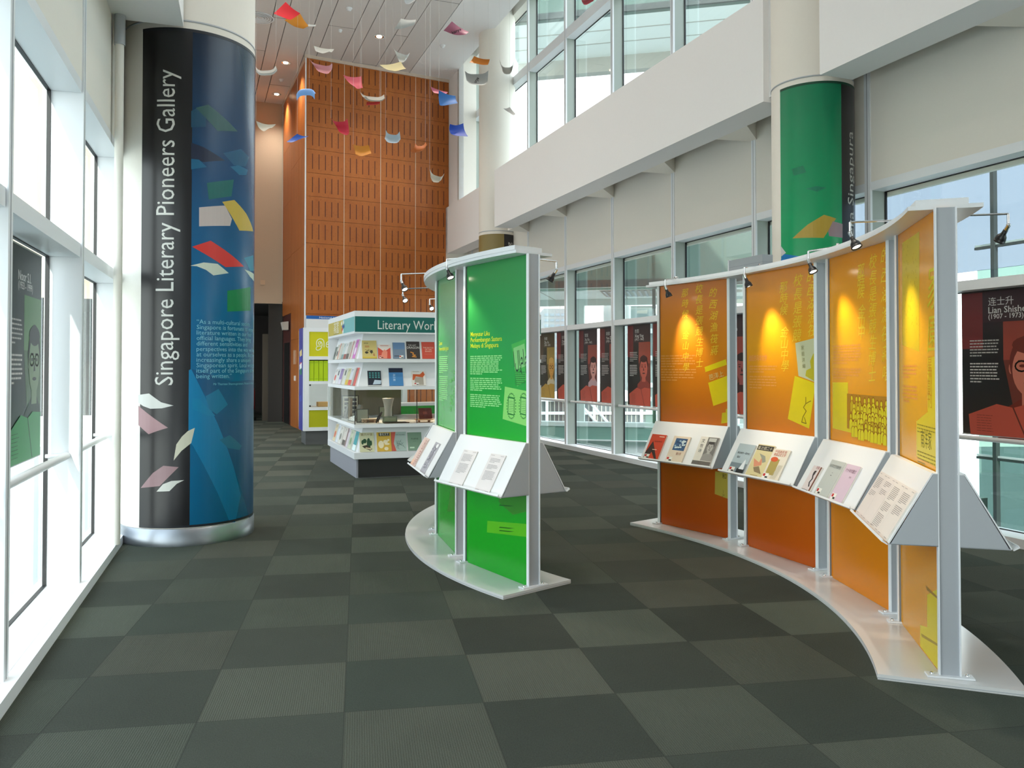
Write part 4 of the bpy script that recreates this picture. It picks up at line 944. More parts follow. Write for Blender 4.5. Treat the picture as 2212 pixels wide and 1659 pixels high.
# glazed middle
b = MB(); bslab(b, 0.006, BL - .006, 0.004, 0.008, .714, 1.172, M_case_glass); b.build('glass_front', bc)
b = MB(); bslab(b, 0.004, 0.008, 0.01, BD - .03, .714, 1.172, M_case_glass); b.build('glass_side', bc)
b = MB()
for a_ in (0.003, 0.84, 1.68): b.box(Bp(a_, 0.002, .714), BU * 0.010, BW * 0.006, Z * .458, M_gasket)
b.build('glass_joint', bc)
b = MB(); bslab(b, 0.03, 1.15, BD - .07, BD - .05, .714, 1.172, C(120, 110, 88)); b.build('back_panel', bc)
b = MB(); bslab(b, 0.0, 0.03, BD - .03, BD, .714, 1.172, M_white2); bslab(b, BL - .03, BL, BD - .03, BD, .714, 1.172, M_white2); bslab(b, BL - .03, BL, 0, .03, .714, 1.172, M_white2); b.build('corner_post', bc)
HS = Surf(Bp(0, -0.001, 0), BU, Z); HS.n = -BW if HS.n.dot(-BW) > 0 else HS.n
HS = Surf(Bp(0, 0, 0), BU, Z, Vector((BU.y, -BU.x, 0)))
b = MB(); prect(b, HS, 0.004, BL - .004, 1.945, 2.152, C(0, 98, 92, .45), .002)
ptext(b, HS, 'Literary Works', HS.px(816, 708)[0], 1.985, 0.175, C(214, 220, 214), .004, width=.885)
b.build('header_sign', bc)
LS_ = Surf(Bp(0, BD, 0), -BW, Z, Vector((-BW.y, BW.x, 0)) if Vector((-BW.y, BW.x, 0)).dot(-BU) > 0 else Vector((BW.y, -BW.x, 0)))
b = MB(); prect(b, LS_, 0.05, BD - .86, 1.955, 2.15, C(190, 170, 62, .45), .002); prect(b, LS_, BD - .86, BD - .004, 1.955, 2.15, C(110, 178, 180, .45), .002)
ptext(b, LS_, '文学', 0.55, 2.06, 0.10, C(240, 240, 236), .003, width=.42); ptext(b, LS_, '作品', 0.55, 1.985, 0.09, C(240, 240, 236), .003, width=.42); ptext(b, LS_, 'KARYA', 0.55, 1.964, 0.02, C(30, 30, 30), .003, width=.42)
for k, (u, v, c) in enumerate([(1.16, 2.11, (236, 236, 232)), (1.24, 2.06, (40, 90, 160)), (1.20, 2.02, (200, 60, 44)), (1.31, 2.12, (236, 236, 232)), (1.27, 1.99, (236, 236, 232)), (1.34, 2.06, (30, 70, 140))]): ppoly(b, LS_, [(u, v), (u + .08, v + .03), (u + .10, v - .02), (u + .02, v - .04)], C(*c), .003 + k * .0002)
b.build('side_sign', bc)
b = MB(); pt = [Bp(0.0, -.0, 0)]
for a_, e in ((0, 1),): pass
# books standing on the sloping backs
def slope_front(z0, z1):
    o = Bp(0, I0, z0); top = Bp(0, I1, z1); bb = (top - o).normalized(); return Surf(o, BU, bb, Vector((BU.y, -BU.x, 0)))
def slope_side(z0, z1):
    o = Bp(I0, BD, z0); top = Bp(I1, BD, z1); bb = (top - o).normalized(); return Surf(o, -BW, bb, -BU)
def sd(n, c1, c2=None, txt=None, tc=(60, 40, 30), art=None):
    def f(b, T, W, H):
        rr = random.Random(n)
        if art == 'dragon':
            ptext(b, T, 'THE LAST', W * .14, H * .74, .03, K(214, 210, 200), .0006, width=W * .6); ptext(b, T, 'DRAGON', W * .04, H * .58, .04, K(232, 228, 220), .0006, width=W * .92, height=H * .13)
            pcurve(b, T, [(W * .3, H * .38), (W * .5, H * .33), (W * .45, H * .24), (W * .65, H * .2), (W * .4, H * .12), (W * .7, H * .1)], W * .07, K(214, 140, 50), .0007)
        elif art == 'battle':
            for k, s in enumerate(['THE BATTLE', 'OF THE', 'BANDS']): ptext(b, T, s, W * .5, H * (.62 - .11 * k), .026, K(240, 214, 190), .0006, align='C', width=W * (.8, .5, .5)[k])
            prect(b, T, W * .2, W * .8, H * .27, H * .275, K(240, 200, 180), .0006)
        elif art == 'six':
            prect(b, T, 0, W, 0, H * .1, K(206, 178, 70), .0005); ptext(b, T, '海的独裁', W * .12, H * .82, .02, K(50, 40, 30), .0006, width=W * .3); ptext(b, T, '园园', W * .2, H * .62, .03, K(190, 80, 40), .0006); ptext(b, T, '6', W * .74, H * .14, .06, K(180, 60, 30), .0008)
            for k in range(6): pcurve(b, T, [(W * rr.uniform(.15, .8), H * rr.uniform(.2, .55)) for _ in range(2)], .004, K(50, 46, 30), .0007)
            pell(b, T, W * .3, H * .33, W * .12, H * .06, K(60, 56, 40), .0006, 10); pell(b, T, W * .62, H * .38, W * .1, H * .09, K(70, 66, 50), .0006, 10)
        elif art == 'floral':
            ppoly(b, T, [(0, 0), (W, 0), (W, H * .78), (W * .5, H * .5), (0, H * .8)], K(206, 74, 56), .0005); ppoly(b, T, [(W * .2, 0), (W * .7, 0), (W * .75, H * .5), (W * .5, H * .66), (W * .3, H * .4)], K(232, 140, 116), .0007); prect(b, T, W * .2, W * .85, H * .9, H * .93, K(190, 60, 50), .0006); lab_(b, T, W, H)
        elif art == 'bluegrey': prect(b, T, W * .06, W, H * .58, H, K(96, 130, 170), .0005); lab_(b, T, W, H, .5); prect(b, T, W * .1, W * .6, H * .14, H * .18, K(50, 50, 56), .0007)
        elif art == 'night':
            for k in range(12): prect(b, T, W * (.1 + .22 * (k % 4)), W * (.24 + .22 * (k % 4)), H * (.52 + .14 * (k // 4)), H * (.62 + .14 * (k // 4)), K(70, 140, 140), .0005)
            ppoly(b, T, [(W * .35, H * .1), (W * .95, H * .12), (W, H * .36), (W * .5, H * .4)], K(190, 206, 220), .0006); prect(b, T, 0, W, 0, H * .05, K(220, 220, 216), .0006)
        elif art == 'sea': prect(b, T, 0, W, H * .75, H, K(22, 34, 60), .0005); ptext(b, T, '海之歌', W * .3, H * .68, .035, K(200, 224, 240), .0007, rot=-math.pi / 2, width=H * .42)
        elif art == 'fox':
            ppoly(b, T, [(W * .05, H * .4), (W * .1, H * .78), (W * .6, H * .76), (W * .85, H * .96), (W * .96, H * .74), (W * .8, H * .56), (W * .3, H * .62), (W * .15, H * .36)], K(208, 92, 40), .0006); prect(b, T, W * .2, W * .84, H * .04, H * .58, K(170, 160, 146), .0005); lab_(b, T, W, H, .15); prect(b, T, W * .1, W * .55, H * .93, H * .95, K(90, 80, 80), .0007)
        elif art == 'cactus':
            ptext(b, T, '第六十張', W * .1, H * .84, .04, K(120, 80, 30), .0006, width=W * .8)
            for (x, y, w_, h_) in ((.62, .42, .13, .3), (.35, .56, .14, .12), (.2, .5, .08, .12), (.78, .45, .07, .14)): pell(b, T, W * x, H * y, W * w_, H * h_, K(40, 76, 50), .0006 + x * .0003, 14)
            ppoly(b, T, [(W * .15, H * .3), (W * .5, H * .36), (W * .85, H * .14), (W * .7, H * .06), (W * .3, H * .2)], K(60, 50, 40), .0012); ppoly(b, T, [(W * .4, H * .24), (W * .8, H * .18), (W * .76, H * .1), (W * .38, H * .18)], K(206, 190, 150), .0014)
        elif art == 'yellow':
            prect(b, T, W * .15, W * .9, H * .8, H * .96, K(24, 24, 24), .0006); ptext(b, T, '星石文艺', W * .2, H * .835, .04, K(240, 236, 220), .0009, width=W * .65)
            for (x, y, w_, h_) in ((.28, .36, .2, .2), (.6, .5, .16, .1), (.64, .14, .15, .09), (.8, .58, .08, .06), (.7, .38, .18, .05)): pell(b, T, W * x, H * y, W * w_, H * h_, K(236, 222, 186), .0007 + x * .0003, 14)
        elif art == 'circle':
            ppoly(b, T, [(0, 0), (W * .3, 0), (W * .15, H * .4), (W * .3, H), (0, H)], K(196, 88, 70), .0006); ptext(b, T, 'THE STILLNESS', W * .3, H * .82, .02, K(80, 90, 90), .0006, width=W * .6)
            for k in range(12): pcurve(b, T, [(W * rr.uniform(.3, .9), H * rr.uniform(.05, .6)) for _ in range(2)], .003, K(70, 96, 90), .0008)
        elif art == 'fuens': ptext(b, T, 'FUENS', W * .26, H * .6, .03, K(30, 50, 40), .0006, width=W * .5); prect(b, T, W * .35, W * .6, H * .5, H * .51, K(60, 90, 70), .0006); prect(b, T, W * .12, W * .45, H * .12, H * .2, K(190, 214, 190), .0006)
        else:
            k_ = rr.randint(0, 3); c = K(*c2) if c2 else K(150, 60, 50)
            if k_ == 0: prect(b, T, W * .15, W * .6, H * .55, H * .85, c, .0005)
            elif k_ == 1: prect(b, T, 0, W * .3, 0, H, c, .0005)
            elif k_ == 2: pell(b, T, W * .5, H * .4, W * .3, H * .2, c, .0005, 16)
            else: prect(b, T, 0, W, 0, H * .3, c, .0005)
            plines(b, T, W * .2, W * .8, H * .92, 3, H * .06, H * .022, K(70, 66, 66), .0007, seed=n)
    return f
z0, z1 = LEV['top']; T = slope_front(z0, z1)
for (xa, xb, h_, cv, art, lb) in [(783, 814.5, .252, (206, 186, 116), 'six', 'straw-yellow book with ink creatures and a red number on the upper front shelf'), (817, 844, .198, (226, 214, 206), 'floral', 'white and coral book on the upper front shelf of the bookcase'), (849, 875.5, .228, (112, 130, 150), 'bluegrey', 'slate-blue book with white label strips on the upper front shelf'), (879, 907.5, .244, (52, 44, 42), 'dragon', 'black book with an orange dragon on the upper front shelf'), (912, 940, .240, (204, 76, 56), 'battle', 'red book with a three-line white title on the upper front shelf'), (958, 985, .23, (180, 180, 170), None, 'grey book on the upper front shelf hidden behind the green panel')][:5]:
    book_at(T, T.px(xa, 775)[0], T.px(xb, 775)[0], 0.002, h_, K(*cv), sd(int(xa), cv, art=art), lb, grp='books on the front shelves of the bookcase')
z0, z1 = LEV['mid']; T = slope_front(z0, z1)
for (xa, xb, h_, cv, art, lb) in [(795, 824, .212, (24, 34, 50), 'night', 'dark book with teal window pattern on the second front shelf'), (841, 871.5, .25, (66, 130, 186), 'sea', 'blue book with a navy top in the middle of the second front shelf'), (890, 920, .21, (228, 222, 214), 'fox', 'white book with an orange fox on the second front shelf')]:
    book_at(T, T.px(xa, 834)[0], T.px(xb, 834)[0], 0.002, h_, K(*cv), sd(int(xa), cv, art=art), lb, grp='books on the front shelves of the bookcase')
z0, z1 = LEV['low']; T = slope_front(z0, z1)
for (xa, xb, h_, cv, art, lb) in [(777.5, 809, .262, (206, 204, 168), 'cactus', 'pale book with dark green cactus artwork on the bottom front shelf'), (815, 846, .262, (208, 170, 66), 'yellow', 'mustard-yellow book with a black title bar on the bottom front shelf'), (846.5, 879, .262, (168, 186, 178), 'circle', 'grey-green book with a red curved edge on the bottom front shelf'), (882, 912, .25, (118, 146, 124), 'fuens', 'plain sage-green book on the bottom front shelf')]:
    book_at(T, T.px(xa, 977)[0], T.px(xb, 977)[0], 0.002, h_, K(*cv), sd(int(xa), cv, art=art), lb, grp='books on the front shelves of the bookcase')
GS_ = 'books on the side shelves of the bookcase'
side = {'top': [((108, 120, 116), (60, 70, 66), 'dark green-grey book at the far end'), ((216, 212, 200), (60, 60, 62), 'ivory book with a dark square'), ((206, 206, 198), (214, 120, 90), 'white book with a salmon block'), ((196, 206, 204), (120, 150, 150), 'pale aqua book'), ((222, 220, 218), (150, 70, 60), 'white book with a thin red strip'), ((190, 186, 176), (90, 84, 78), 'stone-grey book with a brown band'), ((216, 210, 204), (170, 90, 84), 'off-white book with a rose block'), ((202, 110, 190), (236, 220, 236), 'bright magenta book nearest the corner')],
        'mid': [((222, 218, 214), (206, 70, 60), 'white book with a red square'), ((220, 220, 222), (70, 70, 76), 'white book with a dark strip'), ((150, 126, 176), (220, 214, 226), 'violet book'), ((214, 214, 204), (60, 70, 60), 'ivory book with a small black figure'), ((206, 202, 160), (214, 180, 60), 'yellow-green book'), ((214, 216, 222), (216, 90, 76), 'white book with a coral panel'), ((214, 86, 76), (120, 110, 110), 'coral red book nearest the corner')],
        'low': [((214, 196, 160), (204, 90, 60), 'tan and orange book at the far end'), ((218, 222, 226), (190, 196, 204), 'plain white book'), ((222, 218, 208), (120, 120, 110), 'ivory book with grey lettering'), ((214, 204, 194), (90, 80, 70), 'cream book with a brown block'), ((206, 196, 200), (130, 90, 90), 'pale rose book'), ((196, 202, 176), (130, 150, 110), 'pale olive book'), ((40, 150, 156), (220, 236, 236), 'turquoise book nearest the corner')]}
for lv, lst in side.items():
    z0, z1 = LEV[lv]; T = slope_side(z0, z1); n = len(lst); x = 0.16
    st = (BD - 0.16 - 0.05 - .1) / n; row = {'top': 'top', 'mid': 'middle', 'low': 'bottom'}[lv]
    for k, (c1, c2, lb) in enumerate(lst):
        h_ = [.205, .235, .25, .245, .245, .25, .262, .27][k] if lv == 'top' else ([.235, .24, .235, .25, .245, .25, .255][k] if lv == 'mid' else .262)
        book_at(T, x, x + st * .80, 0.002, h_, K(*c1), sd(k * 7 + len(lst) + ord(lv[0]), c1, c2), lb + ' on the %s side shelf of the bookcase' % row, th=.016 + .006 * (k % 3), grp=GS_); x += st

# objects inside the glazed middle
def VP(a_, b_, z=0.7145): return Bp(a_, b_, z)
M_tanw = mat('tan_oak', (0.42, 0.27, 0.15), .5); M_crys = glass('crystal', (0.86, 0.88, 0.86), .3, .08); M_acr = glass('clear_acrylic', (.95, .93, .90), .15)
M_acro = glass('orange_acrylic', (0.95, 0.45, 0.12), .15)
def easel(a_, b_, w_, h_, th, m, mf, label, name='framed_certificate', cat='frame', lean=.25, face_='front', draw=None):
    ax = BU if face_ == 'front' else -BW; nn = Vector((ax.y, -ax.x, 0)); up = (Z - nn * lean).normalized(); T = Surf(VP(a_, b_), ax, up, nn)
    b = MB(); b.box(T.P(0, 0), T.a * w_, T.b * h_, -T.n * th, m)
    b.prism([T.P(w_ * .4, h_ * .6, -th), T.P(w_ * .6, h_ * .6, -th), T.P(w_ * .55, 0, -th - .0) - nn * .10, T.P(w_ * .45, 0, -th) - nn * .10], Z * .004, m)
    o = tag(b.build(name), label, cat)
    b = MB(); prect(b, T, w_ * .07, w_ * .93, h_ * .05, h_ * .95, mf, .001)
    if draw: draw(b, T, w_, h_)
    b.build('face', o); return o
def bars(b, T, W, H):
    for k in range(4): prect(b, T, W * .16, W * .86, H * (.74 - .18 * k), H * (.86 - .18 * k), K(60, 50, 60), .002)
easel(0.10, 1.50, .26, .34, .02, C(70, 60, 50), C(196, 190, 176), 'dark framed plaque with four engraved bars inside the glazed side of the bookcase', draw=bars, lean=.08, face_='front')
easel(0.10, 0.36, .17, .19, .016, C(70, 62, 58), C(150, 150, 138), 'small dark photo frame standing behind the glass corner of the bookcase', 'photo_frame', lean=.22)
easel(0.66, 1.5, .22, .16, .012, C(80, 80, 60), C(150, 156, 128), 'olive framed card hanging at the back of the glazed middle', 'framed_card', lean=.02)
def spinebook(a_, b_, h_, w_, col, label, lean=0.18):
    T = Surf(VP(a_, b_), BW, (Z + BU * lean).normalized(), -BU); b = MB(); b.box(T.P(0, 0), T.a * w_, T.b * h_, -T.n * .03, C(*col)); o = tag(b.build('book'), label, 'book', 'books inside the glass of the bookcase')
    b = MB(); b.box(T.P(0.004, 0.004, -.006), T.a * (w_ - .002), T.b * (h_ - .008), -T.n * .018, C(226, 220, 206, .8)); b.build('page_block', o)
spinebook(0.12, 0.62, .25, .20, (110, 104, 98), 'grey book leaning behind the side glass close to the corner', .42); spinebook(0.16, 1.16, .31, .16, (150, 126, 104), 'tall brown book standing upright behind the side glass', .02); spinebook(0.12, 1.36, .22, .18, (90, 80, 72), 'dark brown open book behind the side glass', .3)
# crystal vase-shaped trophy
b = MB(); p = VP(.53, .34)
prof = [(.0, 0), (.05, 0), (.058, .02), (.050, .10), (.048, .16), (.062, .24), (.078, .30), (.082, .31), (.070, .305), (.0, .30)]
b.lathe(p + Z * .02, Z, prof, mat('etched_crystal', (.40, .36, .32), .3), 24); b.box(p - BU * .07 - BW * .05, BU * .14, BW * .10, Z * .02, C(60, 52, 48))
tr_ = tag(b.build('crystal_trophy'), 'tall waisted crystal trophy in the glazed middle of the bookcase', 'trophy')
# spectacles
b = MB(); p = VP(.14, .16, .725)
for q in (0, .062):
    for k in range(12):
        a1_, a2_ = k * math.pi / 6, (k + 1) * math.pi / 6; c0 = p + BU * q; b.tube(c0 + BU * .026 * math.cos(a1_) + Z * .02 * math.sin(a1_) + Z * .02, c0 + BU * .026 * math.cos(a2_) + Z * .02 * math.sin(a2_) + Z * .02, .0025, C(60, 62, 68), 6)
b.tube(p + BU * .026 + Z * .022, p + BU * .036 + Z * .022, .002, C(60, 62, 68), 6)
for q in (-.026, .088): b.tube(p + BU * q + Z * .022, p + BU * q + BW * .12 + Z * .004, .002, C(60, 62, 68), 6)
tag(b.build('spectacles'), 'pair of grey spectacles by the corner of the glazed middle', 'spectacles')
# leather strap, low book, pad, plaque
b = MB(); pp = [VP(.33, .18, .72), VP(.36, .2, .80), VP(.42, .24, .86), VP(.40, .26, .80), VP(.36, .2, .74)]
for i in range(4): b.tube(pp[i], pp[i + 1], .011, C(44, 30, 26), 8)
tag(b.build('leather_strap'), 'coiled dark leather strap beside the crystal trophy', 'strap')
b = MB(); b.box(VP(.42, .06, .7145), BU * .34, BW * .10, Z * .012, C(92, 66, 50)); b.box(VP(.44, .065, .7265), BU * .28, BW * .09, Z * .006, C(40, 34, 34)); tag(b.build('notebook'), 'closed dark notebook lying flat in front of the crystal trophy', 'notebook')
b = MB(); b.box(VP(.42, .18, .7145), BU * .20, BW * .02, Z * .09, C(132, 134, 112)); b.box(VP(.44, .178, .735), BU * .16, BW * .002, Z * .05, C(160, 160, 130)); tag(b.build('name_plaque'), 'small olive name plaque below the crystal trophy', 'plaque')
b = MB(); b.box(VP(.17, .28, .7145), BU * .22, BW * .14, Z * .05, C(196, 160, 130)); b.box(VP(.16, .27, .7645), BU * .24, BW * .16, Z * .006, C(214, 196, 180)); b.box(VP(.22, .278, .72), BU * .1, BW * .003, Z * .03, C(120, 80, 60)); tag(b.build('keepsake_box'), 'small peach wooden keepsake box under the photo frame', 'box')
# maroon folder on a timber stand
b = MB(); c0 = VP(.98, .2, .7145); b.lathe(c0 + BU * .02 + Z * .03, Z, [(0, 0), (.13, 0), (.135, .006), (.13, .014), (0, .014)], C(206, 156, 120), 20)
for q in (-.07, .07): b.box(c0 + BU * (q + .01) - BW * .02, BU * .02, BW * .05, Z * .03, C(150, 96, 70))
tag(b.build('display_stand'), 'low oval timber display stand under the maroon album', 'display stand')
ax = (BU + BW * .12).normalized(); T = Surf(c0 - BU * .05 + Z * .0445, ax, (Z * 1.0 - Vector((ax.y, -ax.x, 0)) * .35).normalized()); b = MB(); b.box(T.P(0, 0), T.a * .19, T.b * .15, T.n * .02, C(112, 44, 42)); o = tag(b.build('album'), 'maroon album propped open on the oval timber stand', 'album'); b = MB(); prect(b, Surf(T.P(0, 0, .02), T.a, T.b, T.n), .06, .12, .06, .10, C(150, 70, 60), .001); b.build('emblem', o)
# brown teapot-like pottery on orange acrylic riser
b = MB(); c0 = VP(1.42, .12)
for q in ((0, 0), (.24, 0), (0, .16), (.24, .16)): b.box(c0 + BU * q[0] + BW * q[1], BU * .008, BW * .008, Z * .10, C(226, 150, 80))
b.box(c0 - BU * .005 - BW * .005 + Z * .10, BU * .26, BW * .18, Z * .006, C(226, 160, 96)); b.box(c0 + BU * .02 + BW * .01, BU * .20, BW * .10, Z * .085, C(216, 116, 36)); tag(b.build('acrylic_riser'), 'orange acrylic riser carrying the dark brown sculpture', 'riser')
b = MB(); b.lathe(c0 + BU * .10 + BW * .08 + Z * .1065, Z, [(0, 0), (.085, 0), (.09, .02), (.075, .06), (.055, .10), (.035, .135), (.045, .15), (.038, .17), (.018, .19), (0, .195)], C(72, 56, 44, .5), 20); b.lathe(c0 + BU * .145 + BW * .07 + Z * .22, Vector((.6, -.4, .7)), [(0, 0), (.02, .0), (.015, .03), (0, .04)], C(72, 56, 44, .5), 12); o = tag(b.build('clay_sculpture'), 'dark brown clay sculpture on the orange riser', 'sculpture'); b = MB(); b.box(c0 + BU * .15 + BW * .0 + Z * .11, BU * .07, BW * .006, Z * .08, C(60, 52, 44)); b.box(c0 + BU * .157 - BW * .002 + Z * .12, BU * .056, BW * .002, Z * .06, C(190, 180, 150)); b.build('caption_tile', o)
b = MB(); T = Surf(VP(1.80, .16), (BU + BW * .2).normalized(), (Z - BW * -.1).normalized()); b.box(T.P(0, 0), T.a * .18, T.b * .24, T.n * .02, C(226, 92, 40)); o = tag(b.build('book'), 'orange book standing behind the glass next to the green panel edge', 'book', 'books inside the glass of the bookcase'); b = MB(); prect(b, Surf(T.P(0, 0, .02), T.a, T.b, T.n), .05, .13, .03, .13, C(160, 60, 30), .001); b.build('cover_motif', o)
b = MB(); c0 = VP(1.62, .5); b.tube(c0, c0 + Z * .44, .06, C(24, 96, 90), 20); tag(b.build('fabric_roll'), 'upright teal fabric roll inside the bookcase glazing', 'fabric roll')
b = MB(); T = Surf(VP(1.86, .42), BU, (Z - Vector((0, .15, 0))).normalized())
for k in range(8): b.box(T.P(0.01 * (k % 2), .10 + k * .042), T.a * .30, T.b * .042, -T.n * .03, C(96, 66, 68) if k % 2 else C(206, 200, 200))
tag(b.build('striped_textile'), 'textile with maroon and white stripes hung inside the bookcase glazing', 'textile')
# little lamps that light the case
for a_ in (0.5, 1.35, 2.1):
    ld = D.lights.new('case_lamp', 'SPOT'); ld.energy = 22 * LAMP; ld.color = (1, .78, .52); ld.spot_size = math.radians(130); ld.spot_blend = .8; ld.shadow_soft_size = .03
    lo = D.objects.new('case_lamp', ld); COL.objects.link(lo); lo.location = Bp(a_, .5, 1.155)

# ------------------------------------------------------------------ green case glimpsed through the glazing, yellow case behind
b = MB(); P4 = [Bp(.35, 3.1), Bp(2.5, 3.5), Bp(2.5, 3.9), Bp(.35, 3.5)]
b.prism([p + Z * .0 for p in P4], Z * .22, mat('plinth_dark', (0.022, 0.021, 0.020), .5)); b.prism([p + Z * .22 for p in P4], Z * .05, M_white2); b.prism([p + Z * .27 for p in P4], Z * .52, C(34, 150, 46)); b.prism([p + Z * .79 for p in P4], Z * .05, M_white2)
gcx = tag(b.build('display_case'), 'low white and green display case seen through the glazing of the bookcase', 'display case')
b = MB(); f0 = (P4[1] - P4[0]); ff = f0.normalized(); fnn = Vector((ff.y, -ff.x, 0)); b.box(P4[0] + fnn * .002 + Z * .28, ff * .75, fnn * .004, Z * .5, C(140, 176, 30)); b.build('lime_panel', gcx)
YC = Vector((-3.66, 15.446, 0)); YU = BU; YW = BW
def Yp(a_, b_, z=0): return YC + YU * a_ + YW * b_ + Z * z
def yslab(mb, a0, a1, b0, b1, z0, z1, m): mb.prism([Yp(a0, b0, z0), Yp(a1, b0, z0), Yp(a1, b1, z0), Yp(a0, b1, z0)], Z * (z1 - z0), m)
yc = thing('display_case', Yp(.9, .4), 'tall white display case with yellow panels and yellow-green box files behind the bookcase', 'display case')
YL = 2.0
b = MB(); yslab(b, .04, YL - .04, .04, .66, 0, .26, mat('plinth_grey', (.10, .10, .10), .5)); b.build('plinth', yc)
b = MB(); yslab(b, 0, .095, 0, .7, .26, 2.235, M_white2); yslab(b, YL - .09, YL, 0, .7, .26, 2.235, M_white2); yslab(b, .095, YL - .09, 0.0, .7, 2.155, 2.235, M_white2); yslab(b, .095, YL - .09, 0, .7, .26, .33, M_white2)
for z0, z1 in ((1.62, 1.685), (1.155, 1.21), (.655, .71)): yslab(b, .095, YL - .09, 0, .7, z0, z1, M_white2)
b.build('carcass', yc)
YF = Surf(Yp(0, 0), YU, Z, Vector((YU.y, -YU.x, 0)))
b = MB(); yslab(b, .095, YL - .09, .01, .05, 1.685, 2.155, C(206, 200, 6)); yslab(b, .095, YL - .09, .01, .05, .33, .655, C(176, 176, 6)); b.build('yellow_panel', yc)
b = MB(); ptext(b, YF, 'இலக்கியம்', .22, 1.86, .20, C(236, 240, 214), -.006, width=.95); b.build('lettering', yc)
b = MB(); yslab(b, .095, YL - .09, .3, .32, 1.21, 1.62, C(30, 90, 14)); b.build('green_back', yc)
b = MB(); yslab(b, .1, YL - .1, .005, .012, .71, 1.155, M_case_glass); b.build('glass', yc)
b = MB(); yslab(b, .1, .13, -.002, .012, 1.12, 1.15, M_black); yslab(b, .1, .13, -.002, .012, .72, .75, M_black); b.build('glass_clip', yc)
b = MB(); yslab(b, -.006, -.001, .16, .7, .26, 2.235, C(46, 44, 140)); yslab(b, -.006, -.001, .0, .02, .26, 2.235, M_white2)
SY = Surf(Yp(-.007, .7), -YW, Z, -YU)
for k, (z, c) in enumerate([(1.78, (226, 200, 130)), (1.6, (206, 60, 70)), (1.52, (236, 236, 236)), (1.42, (20, 110, 90)), (1.66, (60, 60, 160)), (.9, (60, 70, 170))]): ppoly(b, SY, [(.12, z), (.42, z + .05), (.46, z - .08), (.16, z - .1)], C(*c), .001 + k * .0003)
b.build('side_graphic', yc)
b = MB(); yslab(b, -.006, -.001, .70, .74, .3, 2.2, C(226, 190, 110)); b.build('edge_strip', yc)
for k in range(5):
    b = MB(); yslab(b, .105 + k * .088, .105 + k * .088 + .080, .02, .28, 1.212, 1.60, C(178, 206, 8)); o = tag(b.build('box_file'), ['yellow-green box file touching the white frame of the yellow display case', 'second yellow-green box file from the white frame of the yellow display case', 'third yellow-green box file from the white frame of the yellow display case', 'fourth yellow-green box file, just before the bookcase hides the row', 'fifth yellow-green box file, hidden behind the end of the bookcase'][k], 'box file', 'box files in the yellow display case')
    b = MB(); prect(b, YF, .115 + k * .088, .175 + k * .088, 1.56, 1.565, C(90, 140, 10), -.018); prect(b, YF, .115 + k * .088, .175 + k * .088, 1.25, 1.255, C(90, 140, 10), -.018); b.build('spine_rule', o)
b = MB(); yslab(b, .3, .8, .2, .45, .7115, .80, C(226, 180, 120)); tag(b.build('open_book'), 'open book lying behind the glass of the yellow display case', 'book')
ld = D.lights.new('case_lamp', 'SPOT'); ld.energy = 8 * LAMP; ld.color = (1, .75, .5); ld.spot_size = math.radians(140); lo = D.objects.new('case_lamp', ld); COL.objects.link(lo); lo.location = Yp(.7, .35, 1.14)
# directory board against the timber tower
b = MB(); b.box(Wd(-.02, -.14, .26), Wu * 1.6, Wn * .05, Z * 2.39, M_white2); b.box(Wd(0.2, -.12, 0), Wu * .1, Wn * .03, Z * .27, M_post); b.box(Wd(1.2, -.12, 0), Wu * .1, Wn * .03, Z * .27, M_post)
o = tag(b.build('directory_board'), 'white directory board with a blue title strip against the timber tower', 'directory board')
b = MB(); T = Surf(Wd(-.02, -.142, 0), Wu, Z, -Wn); prect(b, T, 0, 1.6, 2.575, 2.65, C(20, 96, 176), .001); ptext(b, T, 'National Library Building', .30, 2.592, .058, C(226, 232, 240), .003, bold=.01, width=.86); b.build('title_strip', o)
# small fittings on the core side and in the corridor
def sidebox(s, z, w_, h_, d_, m, name, label, cat, z2=None):
    b = MB(); b.box(S0 + Su * s + Z * z, Su * w_, Sn * d_, Z * h_, m); return tag(b.build(name), label, cat)
sidebox(1.32, 1.55, .26, .34, .03, C(190, 150, 120), 'call_panel', 'pale square call panel on the timber side wall beside the dark door', 'wall panel'); sidebox(1.36, 1.15, .13, .12, .03, C(226, 220, 214), 'wall_switch', 'small white switch on the timber side wall under the call panel', 'switch')
b = MB(); q = S0 + Su * 2.6 + Z * 2.44; b.prism([q, q + Sn * .12, q + Sn * .16 + Z * .2, q + Z * .22], Su * .3, C(200, 190, 180)); tag(b.build('wall_light'), 'wedge-shaped wall light above the black door', 'wall light')
b = MB(); q = R(16.8, -4.12); b.tube(q, q + Z * .10, .12, C(20, 20, 20), 16); b.tube(q + Z * .1, q + Z * .30, .05, C(24, 24, 24), 14); b.lathe(q + Z * .3, Z, [(0, 0), (.075, 0), (.08, .05), (.08, .52), (.06, .60), (.025, .64), (.02, .70)], C(120, 16, 16), 18); b.tube(q + Z * .98, q + Z * 1.03 + Rn * .09, .012, M_black, 8)
for k in range(8): a_ = k * math.pi / 8; b.tube(q + Z * (.92 + .11 * math.sin(a_)) + Rn * (-.03 - .11 * math.cos(a_)), q + Z * (.92 + .11 * math.sin(a_ + .39)) + Rn * (-.03 - .11 * math.cos(a_ + .39)), .012, M_black, 6)
tag(b.build('fire_extinguisher'), 'red fire extinguisher on a stand in the dark corridor opening', 'fire extinguisher')
b = MB(); b.fbox(R, 15.88, 15.9, -3.98, -3.86, 3.70, 3.82, C(206, 180, 150)); tag(b.build('thermostat'), 'small square plate on the tan end wall above the corridor', 'wall plate')
b = MB(); b.fbox(R, 16.3, 16.5, -4.62, -4.42, .0, .26, C(150, 140, 120)); tag(b.build('floor_box'), 'small pale box on the floor by the plant fronds', 'box')
